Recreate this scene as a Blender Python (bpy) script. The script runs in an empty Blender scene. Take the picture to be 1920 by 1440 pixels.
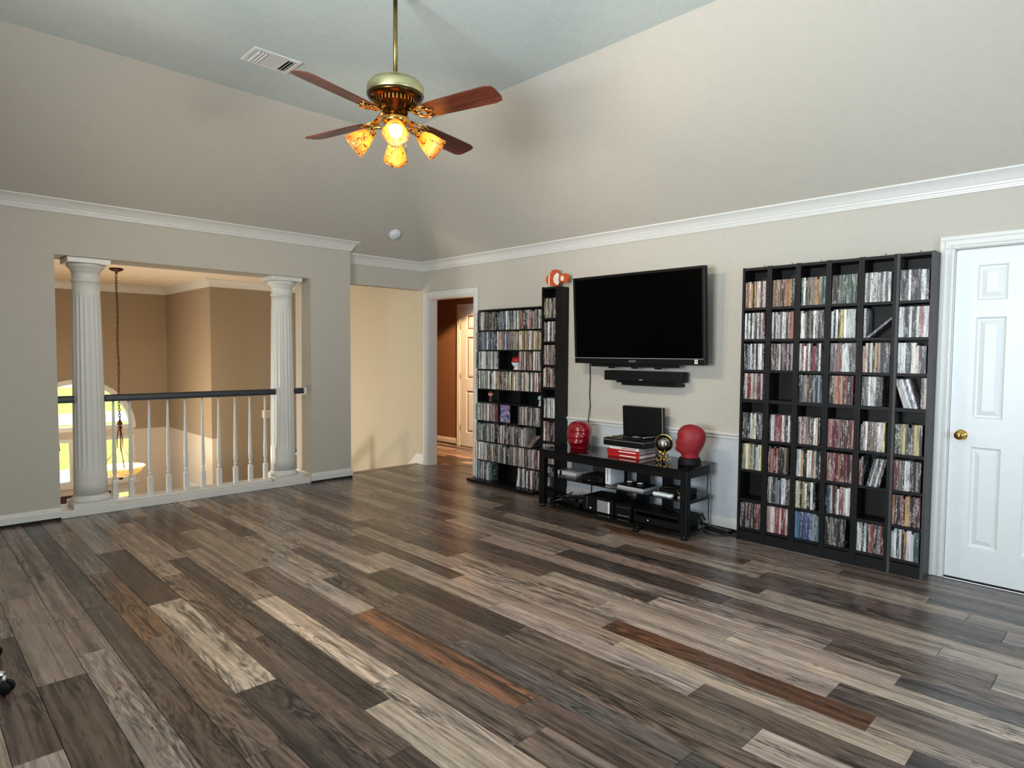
import bpy, bmesh, math, random
from mathutils import Matrix, Vector, Euler

random.seed(7)
SC = bpy.context.scene
COL = SC.collection
PI = math.pi
R = math.radians

def lin(c):
    return tuple(((v / 255) / 12.92 if v / 255 <= 0.04045 else ((v / 255 + 0.055) / 1.055) ** 2.4) for v in c)

# ------------------------------------------------------------------ camera
CAM_H = 1.385
YAW, PITCH, ROLL = R(45.5313), R(-2.7443), R(0.42653)
cy, sy, cp, sp = math.cos(YAW), math.sin(YAW), math.cos(PITCH), math.sin(PITCH)
fwd = Vector((cy * cp, sy * cp, sp)); rgt = Vector((sy, -cy, 0)); up = rgt.cross(fwd)
r2 = math.cos(ROLL) * rgt + math.sin(ROLL) * up
u2 = -math.sin(ROLL) * rgt + math.cos(ROLL) * up
cam_d = bpy.data.cameras.new('camera'); cam_d.sensor_width = 36; cam_d.lens = 36 * 1189.568 / 1920
cam_d.clip_start = 0.05; cam_d.clip_end = 300
cam = bpy.data.objects.new('camera', cam_d); COL.objects.link(cam)
m = Matrix((r2, u2, -fwd)).transposed().to_4x4(); m.translation = (0, 0, CAM_H)
cam.matrix_world = m
SC.camera = cam

# ------------------------------------------------------------------ colour management, sky, sun, window light
vs = SC.view_settings
vs.view_transform = 'Standard'; vs.look = 'None'; vs.gamma = 1.0; vs.use_curve_mapping = False
vs.exposure = 0.2
W = bpy.data.worlds.new('sky'); SC.world = W; W.use_nodes = True
nt = W.node_tree
bg = nt.nodes['Background']
bg.inputs['Color'].default_value = (0.78, 0.90, 1.0, 1); bg.inputs['Strength'].default_value = 1.6

def light(name, kind, loc, energy, color, rot=(0, 0, 0), **kw):
    d = bpy.data.lights.new(name, kind); d.energy = energy; d.color = color
    for k, v in kw.items(): setattr(d, k, v)
    o = bpy.data.objects.new(name, d); COL.objects.link(o); o.location = loc; o.rotation_euler = rot
    return o

def aim(o, target):
    o.rotation_euler = (Vector(target) - o.location).to_track_quat('-Z', 'Y').to_euler()

DAY = (0.80, 0.92, 1.0)
XMIN, YMIN = -2.0, -2.2
light('sun', 'SUN', (20, 10, 30), 6.5, (1, 0.96, 0.9), (0, R(40), R(20)), angle=R(0.6))
# the bright window behind the camera: skylight coming down and light thrown up by the sunlit ground outside
a = light('daylight_window_1', 'AREA', (XMIN + 0.06, 1.2, 1.5), 132, (0.86, 0.94, 1.0), shape='RECTANGLE', size=1.7, size_y=1.3, spread=R(112)); aim(a, (4.0, 1.6, 5.0))
a = light('daylight_window_1_sky', 'AREA', (XMIN + 0.07, 1.2, 1.5), 18, (0.74, 0.88, 1.0), shape='RECTANGLE', size=1.7, size_y=1.3, spread=R(130)); aim(a, (4.7, 2.4, 0.2))
a = light('daylight_window_3', 'AREA', (2.6, YMIN + 0.06, 1.4), 60, (0.54, 0.76, 1.0), shape='RECTANGLE', size=1.7, size_y=1.4); aim(a, (2.0, 5, -.6))
a = light('daylight_foyer_window', 'AREA', (-1.35, 8.0, .5), 36, (1.0, 0.95, 0.86), shape='RECTANGLE', size=0.7, size_y=1.1, spread=R(80)); aim(a, (4.7, 8.1, 0.35))

# ------------------------------------------------------------------ materials
def new_mat(name):
    mt = bpy.data.materials.new(name); mt.use_nodes = True
    t = mt.node_tree
    return mt, t, t.nodes['Principled BSDF'], t.nodes['Material Output']

def nd(t, typ, **kw):
    n = t.nodes.new(typ)
    for k, v in kw.items(): setattr(n, k, v)
    return n

def L(t, a, b): t.links.new(a, b)

def mixc(t, fac, a, b, mode='MIX'):
    n = nd(t, 'ShaderNodeMix', data_type='RGBA', blend_type=mode)
    for i, v in ((0, fac), (6, a), (7, b)):
        if hasattr(v, 'is_linked') or hasattr(v, 'node'): L(t, v, n.inputs[i])
        elif i == 0: n.inputs[0].default_value = v
        else: n.inputs[i].default_value = (*v[:3], 1)
    return n.outputs[2]

def mth(t, op, a, b=None, c=None, clamp=False):
    n = nd(t, 'ShaderNodeMath', operation=op, use_clamp=clamp)
    for i, v in enumerate((a, b, c)):
        if v is None: continue
        if hasattr(v, 'node'): L(t, v, n.inputs[i])
        else: n.inputs[i].default_value = v
    return n.outputs[0]

def mapr(t, v, a, b, c=0.0, d=1.0):
    n = nd(t, 'ShaderNodeMapRange'); L(t, v, n.inputs[0])
    for i, x in enumerate((a, b, c, d)): n.inputs[i + 1].default_value = x
    return n.outputs[0]

def noise(t, vec, scale, detail=4, rough=0.5, dist=0.0):
    n = nd(t, 'ShaderNodeTexNoise'); n.inputs['Scale'].default_value = scale
    n.inputs['Detail'].default_value = detail; n.inputs['Roughness'].default_value = rough
    n.inputs['Distortion'].default_value = dist
    if vec is not None: L(t, vec, n.inputs['Vector'])
    return n.outputs[0]

def mat(name, rgb, rough=0.5, metal=0.0, var=0.06, scale=20, bump=0.0, bscale=150, spec=0.5, emit=None, estr=0, coat=0):
    mt, t, b, out = new_mat(name)
    tc = nd(t, 'ShaderNodeTexCoord').outputs['Object']
    n = noise(t, tc, scale, 3)
    c = lin(rgb)
    col = mixc(t, mapr(t, n, 0.3, 0.7), tuple(v * (1 - var) for v in c), tuple(min(1, v * (1 + var)) for v in c))
    L(t, col, b.inputs['Base Color'])
    b.inputs['Roughness'].default_value = rough; b.inputs['Metallic'].default_value = metal
    b.inputs['Specular IOR Level'].default_value = spec
    b.inputs['Coat Weight'].default_value = coat
    if bump:
        bp = nd(t, 'ShaderNodeBump'); bp.inputs['Strength'].default_value = bump; bp.inputs['Distance'].default_value = 0.004
        L(t, noise(t, tc, bscale, 2), bp.inputs['Height']); L(t, bp.outputs[0], b.inputs['Normal'])
    if emit:
        b.inputs['Emission Color'].default_value = (*lin(emit), 1); b.inputs['Emission Strength'].default_value = estr
    return mt

M = {}
M['wall'] = mat('greige_wall_paint', (190, 184, 172), 0.75, bump=0.10, bscale=90, var=0.02)
M['wall_low'] = mat('pale_grey_lower_wall', (196, 200, 203), 0.75, bump=0.10, bscale=90, var=0.02)  # lower wall, paler and greyer than above the chair rail
M['ceil'] = mat('flat_ceiling_paint', (204, 212, 206), 0.85, bump=0.35, bscale=60, var=0.03)
M['trim'] = mat('white_gloss_trim', (220, 218, 212), 0.35, var=0.01)
M['white_door'] = mat('white_door_paint', (228, 230, 228), 0.4, var=0.015, bump=0.05, bscale=60)
M['tan'] = mat('tan_foyer_paint', (158, 141, 118), 0.75, bump=0.1, bscale=90, var=0.02)
M['cream'] = mat('cream_foyer_paint', (212, 200, 184), 0.75, bump=0.1, bscale=90, var=0.02)
M['stairwall'] = mat('beige_stairwell_paint', (192, 181, 158), 0.7, bump=0.15, bscale=70, var=0.03)
M['brown'] = mat('brown_hall_paint', (138, 98, 70), 0.75, bump=0.1, bscale=90, var=0.02)
M['foyer_ceil'] = mat('foyer_ceiling_paint', (236, 224, 204), 0.85, bump=0.3, bscale=60, var=0.02)
M['dark_gap'] = mat('dark_gap', (30, 26, 24), 0.9)
M['black'] = mat('black_lacquer', (12, 11, 12), 0.42, var=0.2, spec=0.25)
M['black_matte'] = mat('black_plastic', (10, 10, 11), 0.55, var=0.2, spec=0.2)
M['black_brown'] = mat('black_brown_wood', (16, 14, 14), 0.5, var=0.25, scale=8, spec=0.25)
M['black_brown_lit'] = mat('black_brown_wood_lit', (66, 63, 62), 0.5, var=0.15, scale=8, spec=0.3)  # black-brown wood made paler, daylight on the end panel put into its colour
M['screen'] = mat('black_screen', (1, 1, 1), 0.25, var=0.0, spec=0.06)
M['black_glass'] = mat('black_glass', (9, 9, 10), 0.05, var=0.0)
M['charcoal'] = mat('charcoal_rail_paint', (42, 46, 52), 0.45)
M['brass'] = mat('polished_brass', (222, 178, 92), 0.14, 1.0, var=0.05)
M['ceiling_lit_brass'] = mat('ceiling_lit_brass', (214, 208, 160), 0.34, 1.0, var=0.03)  # brass made paler, the ceiling it reflects is put into the colour
M['old_brass'] = mat('aged_brass', (150, 128, 80), 0.35, 1.0, var=0.15)
M['dark_brass'] = mat('dark_brass', (92, 66, 34), 0.25, 1.0, var=0.2)
M['bronze'] = mat('dark_bronze', (70, 42, 26), 0.45, 0.7, var=0.2)
M['chrome'] = mat('chrome', (210, 212, 214), 0.12, 1.0, var=0.0)
M['silver'] = mat('silver_plastic', (170, 170, 168), 0.35, 0.4)
M['grey_pl'] = mat('grey_plastic', (176, 174, 176), 0.45)
M['dgrey_pl'] = mat('dark_grey_plastic', (88, 90, 96), 0.45)
M['white_pl'] = mat('white_plastic', (226, 230, 234), 0.35, var=0.01)
M['red_gloss'] = mat('glossy_red', (128, 8, 24), 0.16, var=0.12, coat=0.5)
M['red_matte'] = mat('matte_dark_red', (140, 22, 34), 0.55, var=0.12, scale=30)
M['red_cloth'] = mat('red_book_cloth', (168, 26, 28), 0.4, var=0.1)
M['paper'] = mat('white_paper', (232, 228, 220), 0.6, var=0.03)
M['orange'] = mat('orange_paint', (196, 82, 36), 0.45, var=0.12)
M['white_paint'] = mat('white_paint', (232, 226, 216), 0.5)
M['fan_wood'] = None
M['skin'] = mat('tan_figure', (196, 140, 104), 0.5)
M['brownfig'] = mat('brown_figure', (78, 48, 34), 0.5)
M['bluefig'] = mat('pale_blue_figure', (150, 180, 200), 0.4)
M['vinyl_red'] = mat('red_ball_shell', (170, 22, 26), 0.3)
M['cable'] = mat('black_cable', (18, 18, 20), 0.5)
M['seat_cloth'] = mat('charcoal_seat_cloth', (45, 45, 48), 0.9, bump=0.3, bscale=300)
M['skirt'] = M['trim']
M['door_brown'] = mat('dark_brown_door', (70, 38, 24), 0.4, var=0.15, scale=6)
M['tile'] = mat('foyer_tile', (190, 172, 150), 0.4, var=0.08, scale=3)
M['grass'] = mat('lawn_grass', (150, 172, 66), 0.9, var=0.35, scale=4)
M['concrete'] = mat('pale_concrete', (205, 203, 198), 0.9, var=0.05)
M['asphalt'] = mat('grey_street', (150, 150, 150), 0.9, var=0.06)
M['bark'] = mat('tree_bark', (92, 78, 66), 0.9, var=0.3)
M['leaf'] = mat('tree_leaves', (120, 136, 84), 0.8, var=0.3, scale=2)
M['carpet'] = mat('beige_stair_carpet', (176, 160, 136), 0.95, bump=0.3, bscale=300)

def glass_mat(name, tint=(1, 1, 1), gl=0.08):
    mt, t, b, out = new_mat(name)
    t.nodes.remove(b)
    tr = nd(t, 'ShaderNodeBsdfTransparent'); tr.inputs[0].default_value = (*tint, 1)
    g = nd(t, 'ShaderNodeBsdfGlossy'); g.inputs['Roughness'].default_value = 0.02
    mx = nd(t, 'ShaderNodeMixShader'); fr = nd(t, 'ShaderNodeFresnel'); fr.inputs[0].default_value = 1.45
    L(t, fr.outputs[0], mx.inputs[0]); L(t, tr.outputs[0], mx.inputs[1]); L(t, g.outputs[0], mx.inputs[2])
    L(t, mx.outputs[0], out.inputs[0])
    return mt
M['glass'] = glass_mat('window_glass')
M['globe_glass'] = glass_mat('clear_globe_glass', (0.93, 0.92, 0.86))
M['smoke_glass'] = glass_mat('smoked_shelf_glass', (0.16, 0.16, 0.18))

def wood_mat():
    mt, t, b, out = new_mat('fan_blade_wood')
    tc = nd(t, 'ShaderNodeTexCoord').outputs['Object']
    mp = nd(t, 'ShaderNodeMapping'); mp.inputs['Scale'].default_value = (1.5, 22, 22); L(t, tc, mp.inputs[0])
    n = noise(t, mp.outputs[0], 2.0, 6, 0.6, 0.6)
    L(t, mixc(t, mapr(t, n, 0.35, 0.65), lin((70, 30, 20)), lin((112, 54, 36))), b.inputs['Base Color'])
    b.inputs['Roughness'].default_value = 0.3
    return mt
M['fan_wood'] = wood_mat()

def shade_mat():
    mt, t, b, out = new_mat('amber_marbled_glass')
    t.nodes.remove(b)
    tc = nd(t, 'ShaderNodeTexCoord').outputs['Object']
    n = noise(t, tc, 14, 2, 0.5, 1.6)
    vein = mth(t, 'LESS_THAN', mth(t, 'ABSOLUTE', mth(t, 'SUBTRACT', n, 0.5)), 0.014)
    n2 = noise(t, tc, 9, 2)
    base = mixc(t, mapr(t, n2, 0.35, 0.65), lin((255, 178, 84)), lin((255, 226, 150)))
    col = mixc(t, vein, base, lin((120, 44, 10)))
    tl = nd(t, 'ShaderNodeBsdfTranslucent'); df = nd(t, 'ShaderNodeBsdfDiffuse'); g = nd(t, 'ShaderNodeBsdfGlossy')
    g.inputs['Roughness'].default_value = 0.12
    L(t, col, tl.inputs[0]); L(t, col, df.inputs[0])
    m1 = nd(t, 'ShaderNodeMixShader'); m1.inputs[0].default_value = 0.35
    L(t, tl.outputs[0], m1.inputs[1]); L(t, df.outputs[0], m1.inputs[2])
    m2 = nd(t, 'ShaderNodeMixShader'); m2.inputs[0].default_value = 0.06
    L(t, m1.outputs[0], m2.inputs[1]); L(t, g.outputs[0], m2.inputs[2])
    L(t, m2.outputs[0], out.inputs[0])
    return mt
M['shade'] = shade_mat()

def emit_mat(name, rgb, s):
    mt, t, b, out = new_mat(name); t.nodes.remove(b)
    e = nd(t, 'ShaderNodeEmission'); e.inputs[0].default_value = (*lin(rgb), 1); e.inputs[1].default_value = s
    L(t, e.outputs[0], out.inputs[0]); return mt
M['bulb'] = emit_mat('lit_bulb', (255, 214, 150), 14)
M['bulb2'] = emit_mat('lit_chandelier_bulb', (255, 214, 150), 10)

def plank_mat():
    mt, t, b, out = new_mat('weathered_plank')
    oi = nd(t, 'ShaderNodeAttribute', attribute_name='tone'); base = oi.outputs['Color']; con = oi.outputs['Alpha']
    rnd = nd(t, 'ShaderNodeAttribute', attribute_name='seed').outputs['Fac']
    tc = nd(t, 'ShaderNodeTexCoord').outputs['Object']
    off = nd(t, 'ShaderNodeCombineXYZ')
    L(t, mth(t, 'MULTIPLY', rnd, 37.0), off.inputs[0]); L(t, mth(t, 'MULTIPLY', rnd, 91.0), off.inputs[1]); L(t, mth(t, 'MULTIPLY', rnd, 13.0), off.inputs[2])
    va = nd(t, 'ShaderNodeVectorMath', operation='ADD'); L(t, tc, va.inputs[0]); L(t, off.outputs[0], va.inputs[1])
    P = va.outputs[0]
    def mp(sx, sy):
        n = nd(t, 'ShaderNodeMapping'); n.inputs['Scale'].default_value = (sx, sy, 1); L(t, P, n.inputs[0]); return n.outputs[0]
    fine = noise(t, mp(95, 8), 1.0, 5, 0.75)             # thin fibres
    streak = noise(t, mp(36, 0.75), 1.0, 6, 0.62, 0.5)      # wide streaks
    blotch = noise(t, mp(7, 2.6), 1.0, 5, 0.6, 0.8)        # stains
    ring = noise(t, mp(9, 1.1), 1.0, 3, 0.5, 1.2)          # cathedral grain
    rings = mth(t, 'MULTIPLY', mth(t, 'PINGPONG', mth(t, 'MULTIPLY', ring, 11.0), 0.5), 2.0)
    rmask = mapr(t, noise(t, mp(4, 1.0), 1.0, 2), 0.48, 0.6)
    v = mth(t, 'ADD', mth(t, 'MULTIPLY', streak, 0.62), mth(t, 'MULTIPLY', fine, 0.52))
    wide = noise(t, mp(17, 0.30), 1.0, 2, 0.5, 0.4)         # dark and light bands running the length of the board
    v = mth(t, 'ADD', v, mth(t, 'MULTIPLY', blotch, 0.26))
    v = mth(t, 'ADD', v, mth(t, 'MULTIPLY', wide, 0.40))
    v = mth(t, 'ADD', v, mth(t, 'MULTIPLY', mth(t, 'MULTIPLY', mth(t, 'SUBTRACT', rings, 0.5), rmask), 0.26))
    f = mth(t, 'SUBTRACT', v, 0.90)                          # centred about 0
    amp = mth(t, 'ADD', 2.6, mth(t, 'MULTIPLY', con, 4.6))
    g = mth(t, 'ADD', 1.0, mth(t, 'MULTIPLY', f, amp))
    g = mth(t, 'MAXIMUM', g, 0.20); g = mth(t, 'MINIMUM', g, 1.75)
    cc = nd(t, 'ShaderNodeVectorMath', operation='SCALE'); L(t, base, cc.inputs[0]); L(t, g, cc.inputs['Scale'])
    col = cc.outputs[0]
    # warm / cool drift
    col = mixc(t, mth(t, 'MULTIPLY', mapr(t, blotch, 0.45, 0.7), 0.25), col, mixc(t, 1.0, col, lin((255, 214, 176)), 'MULTIPLY'))
    # cracks
    ck = noise(t, mp(16, 1.3), 1.0, 5, 0.6, 0.5)
    line = mth(t, 'LESS_THAN', mth(t, 'ABSOLUTE', mth(t, 'SUBTRACT', ck, 0.5)), 0.010)
    cm = mapr(t, noise(t, mp(5, 1.6), 1.0, 2), 0.48, 0.56)
    ckm = mth(t, 'MULTIPLY', mth(t, 'MULTIPLY', line, cm), 0.75)
    col = mixc(t, ckm, col, (0.012, 0.010, 0.009))
    # saw marks across the board
    sw = nd(t, 'ShaderNodeTexWave', wave_type='BANDS', bands_direction='Y'); sw.inputs['Scale'].default_value = 22; sw.inputs['Distortion'].default_value = 3.0
    sw.inputs['Detail'].default_value = 2; L(t, P, sw.inputs['Vector'])
    sm = mth(t, 'MULTIPLY', mapr(t, noise(t, mp(9, 2.2), 1.0, 2), 0.60, 0.66), mapr(t, sw.outputs[1], 0.45, 0.75))
    col = mixc(t, mth(t, 'MULTIPLY', mth(t, 'MULTIPLY', sm, con), 0.55), col, mixc(t, 1.0, col, (0.30, 0.28, 0.27), 'MULTIPLY'))
    L(t, col, b.inputs['Base Color'])
    L(t, mapr(t, streak, 0.3, 0.7, 0.33, 0.23), b.inputs['Roughness'])
    b.inputs['Specular IOR Level'].default_value = 0.5
    bp = nd(t, 'ShaderNodeBump'); bp.inputs['Strength'].default_value = 0.12; bp.inputs['Distance'].default_value = 0.002
    L(t, mth(t, 'ADD', fine, mth(t, 'MULTIPLY', ckm, -1.5)), bp.inputs['Height']); L(t, bp.outputs[0], b.inputs['Normal'])
    return mt
M['plank'] = plank_mat()

def case_mat():
    mt, t, b, out = new_mat('disc_case_spine')
    at = nd(t, 'ShaderNodeAttribute', attribute_name='tone'); base = at.outputs['Color']
    pos = nd(t, 'ShaderNodeNewGeometry').outputs['Position']
    def mp(s):
        n = nd(t, 'ShaderNodeMapping'); n.inputs['Scale'].default_value = s; L(t, pos, n.inputs[0]); return n.outputs[0]
    bw = nd(t, 'ShaderNodeRGBToBW'); L(t, base, bw.inputs[0])
    dark = mth(t, 'GREATER_THAN', bw.outputs[0], 0.16)
    ink = mixc(t, dark, (0.62, 0.58, 0.54), (0.03, 0.028, 0.03))
    big = noise(t, mp((30, 80, 10)), 1.0, 2)
    small = noise(t, mp((30, 260, 70)), 1.0, 3, 0.6)
    msk = mth(t, 'MULTIPLY', mapr(t, big, 0.49, 0.56), mapr(t, small, 0.47, 0.56))
    col = mixc(t, mth(t, 'MULTIPLY', msk, 0.75), base, ink)
    band = mapr(t, noise(t, mp((5, 90, 9)), 1.0, 1), 0.6, 0.63)
    col = mixc(t, mth(t, 'MULTIPLY', band, 0.65), col, mixc(t, 1.0, col, (0.35, 0.33, 0.36), 'MULTIPLY'))
    L(t, col, b.inputs['Base Color']); b.inputs['Roughness'].default_value = 0.35
    return mt
M['case'] = case_mat()

def cover_mat():
    mt, t, b, out = new_mat('printed_blue_cover')
    tc = nd(t, 'ShaderNodeTexCoord').outputs['Object']
    n = noise(t, tc, 40, 4, 0.6, 1.0)
    col = mixc(t, mapr(t, n, 0.42, 0.62), lin((24, 40, 110)), lin((190, 170, 190)))
    L(t, col, b.inputs['Base Color']); b.inputs['Roughness'].default_value = 0.3
    return mt
M['cover'] = cover_mat()

def bowl_mat():
    mt, t, b, out = new_mat('amber_alabaster_bowl')
    tc = nd(t, 'ShaderNodeTexCoord').outputs['Object']
    n = noise(t, tc, 9, 4, 0.6, 0.8)
    col = mixc(t, mapr(t, n, 0.35, 0.65), lin((250, 180, 70)), lin((255, 226, 150)))
    L(t, col, b.inputs['Base Color']); b.inputs['Roughness'].default_value = 0.3
    L(t, col, b.inputs['Emission Color']); b.inputs['Emission Strength'].default_value = 0.55
    return mt
M['bowl'] = bowl_mat()

# ------------------------------------------------------------------ mesh helpers
class MB:
    def __init__(s): s.v = []; s.f = []; s.c = []; s.sm = []
    def add(s, vs, fs, mtx=None, smooth=False, col=None):
        o = len(s.v)
        for p in vs:
            p = Vector(p)
            if mtx is not None: p = mtx @ p
            s.v.append(tuple(p)); s.c.append(col or (1, 1, 1))
        for f in fs: s.f.append(tuple(i + o for i in f)); s.sm.append(smooth)
        return s
    def box(s, x0, x1, y0, y1, z0, z1, mtx=None, bev=0.0, col=None):
        if bev > 0:
            b = min(bev, (x1 - x0) * .45, (y1 - y0) * .45, (z1 - z0) * .45)
            bm = bmesh.new(); bmesh.ops.create_cube(bm, size=1)
            for v in bm.verts: v.co = Vector(((x0 + x1) / 2 + v.co.x * (x1 - x0), (y0 + y1) / 2 + v.co.y * (y1 - y0), (z0 + z1) / 2 + v.co.z * (z1 - z0)))
            bmesh.ops.bevel(bm, geom=bm.edges[:], offset=b, segments=2, affect='EDGES', profile=0.6)
            bm.verts.index_update()
            vs = [v.co.copy() for v in bm.verts]; fs = [[v.index for v in f.verts] for f in bm.faces]; bm.free()
            return s.add(vs, fs, mtx, False, col)
        vs = [(x0, y0, z0), (x1, y0, z0), (x1, y1, z0), (x0, y1, z0), (x0, y0, z1), (x1, y0, z1), (x1, y1, z1), (x0, y1, z1)]
        fs = [(3, 2, 1, 0), (4, 5, 6, 7), (0, 1, 5, 4), (1, 2, 6, 5), (2, 3, 7, 6), (3, 0, 4, 7)]
        return s.add(vs, fs, mtx, False, col)
    def lathe(s, prof, seg=24, mtx=None, smooth=True, rfun=None, cap=True):
        vs = []; fs = []
        n = len(prof)
        for (r, z) in prof:
            for k in range(seg):
                a = 2 * PI * k / seg
                rr = rfun(r, z, a) if rfun else r
                vs.append((rr * math.cos(a), rr * math.sin(a), z))
        for i in range(n - 1):
            for k in range(seg):
                k2 = (k + 1) % seg
                fs.append((i * seg + k, i * seg + k2, (i + 1) * seg + k2, (i + 1) * seg + k))
        if cap:
            if prof[0][0] > 1e-5: fs.append(tuple(reversed(range(seg))))
            if prof[-1][0] > 1e-5: fs.append(tuple((n - 1) * seg + k for k in range(seg)))
        return s.add(vs, fs, mtx, smooth)
    def tube(s, pts, r, seg=8, closed=False, smooth=True):
        pts = [Vector(p) for p in pts]; n = len(pts)
        vs = []; fs = []
        nrm = None
        for i in range(n):
            if closed: d = (pts[(i + 1) % n] - pts[i - 1])
            else: d = pts[min(i + 1, n - 1)] - pts[max(i - 1, 0)]
            d.normalize()
            if nrm is None:
                nrm = d.orthogonal().normalized()
            else:
                nrm = (nrm - d * nrm.dot(d)); nrm = nrm.normalized() if nrm.length > 1e-6 else d.orthogonal().normalized()
            bn = d.cross(nrm)
            rr = r[i] if isinstance(r, (list, tuple)) else r
            for k in range(seg):
                a = 2 * PI * k / seg
                vs.append(pts[i] + rr * (math.cos(a) * nrm + math.sin(a) * bn))
        m_ = n if closed else n - 1
        for i in range(m_):
            j = (i + 1) % n
            for k in range(seg):
                k2 = (k + 1) % seg
                fs.append((i * seg + k, i * seg + k2, j * seg + k2, j * seg + k))
        if not closed:
            fs.append(tuple(reversed(range(seg)))); fs.append(tuple((n - 1) * seg + k for k in range(seg)))
        return s.add(vs, fs, None, smooth)
    def prism(s, poly, z0, z1, mtx=None):
        n = len(poly)
        vs = [(x, y, z0) for x, y in poly] + [(x, y, z1) for x, y in poly]
        fs = [tuple(reversed(range(n))), tuple(range(n, 2 * n))] + [(i, (i + 1) % n, n + (i + 1) % n, n + i) for i in range(n)]
        return s.add(vs, fs, mtx)
    def sweep(s, prof, p0, p1, out, m0=0.0, m1=0.0):
        # prof: (d, z) d = distance from wall along 'out'; straight run p0->p1; m0,m1 mitre factors (length change per d)
        p0 = Vector(p0); p1 = Vector(p1); out = Vector(out); d = (p1 - p0).normalized()
        n = len(prof)
        vs = [p0 + out * q + Vector((0, 0, z)) - d * (m0 * q) for q, z in prof] + [p1 + out * q + Vector((0, 0, z)) + d * (m1 * q) for q, z in prof]
        fs = [(i, (i + 1) % n, n + (i + 1) % n, n + i) for i in range(n)] + [tuple(range(n)), tuple(reversed(range(n, 2 * n)))]
        return s.add(vs, fs)
    def build(s, name, m_, parent=None, loc=None, tone=False, **props):
        me = bpy.data.meshes.new(name)
        me.from_pydata(s.v, [], s.f)
        bm = bmesh.new(); bm.from_mesh(me); bmesh.ops.recalc_face_normals(bm, faces=bm.faces[:]); bm.to_mesh(me); bm.free()
        for p, q in zip(me.polygons, s.sm): p.use_smooth = q
        if tone:
            a = me.attributes.new('tone', 'FLOAT_COLOR', 'POINT')
            a.data.foreach_set('color', [x for c in s.c for x in (*c, 1.0)])
        if m_ is not None: me.materials.append(m_ if not isinstance(m_, str) else M[m_])
        o = bpy.data.objects.new(name, me); COL.objects.link(o)
        if parent is not None: o.parent = parent
        if loc is not None: o.location = loc
        for k, v in props.items(): o[k] = v
        return o

def tag(o, label, cat, group=None):
    o['label'] = label; o['category'] = cat
    if group: o['group'] = group
    return o
def thing(name, label, cat, loc=(0, 0, 0), rz=0.0, group=None):
    o = bpy.data.objects.new(name, None); COL.objects.link(o); o.empty_display_size = 0.05
    o.location = loc; o.rotation_euler = (0, 0, rz)
    return tag(o, label, cat, group)
def struct(name, mb, m_, parent=None, **kw):
    if parent is None: kw['kind'] = 'structure'
    return mb.build(name, m_, parent, **kw)
def bx(*a, **k): return MB().box(*a, **k)
def T(x, y, z): return Matrix.Translation((x, y, z))
def RX(a): return Matrix.Rotation(a, 4, 'X')
def RY(a): return Matrix.Rotation(a, 4, 'Y')
def RZ(a): return Matrix.Rotation(a, 4, 'Z')

# ------------------------------------------------------------------ room numbers (metres)
XW = 4.705            # face of the wall with the television
YL = 6.24             # face of the wall with the columns
YR = 6.37             # face of the header above the stairs
ZF = 3.42             # flat ceiling
XC, YC = 3.45, 5.10   # where the sloped ceiling meets the flat
SL = 0.80              # rise of the slopes over the wall with the television
SLL = 0.785            # and over the wall with the columns
ZS = 2.155            # head of the openings

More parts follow.
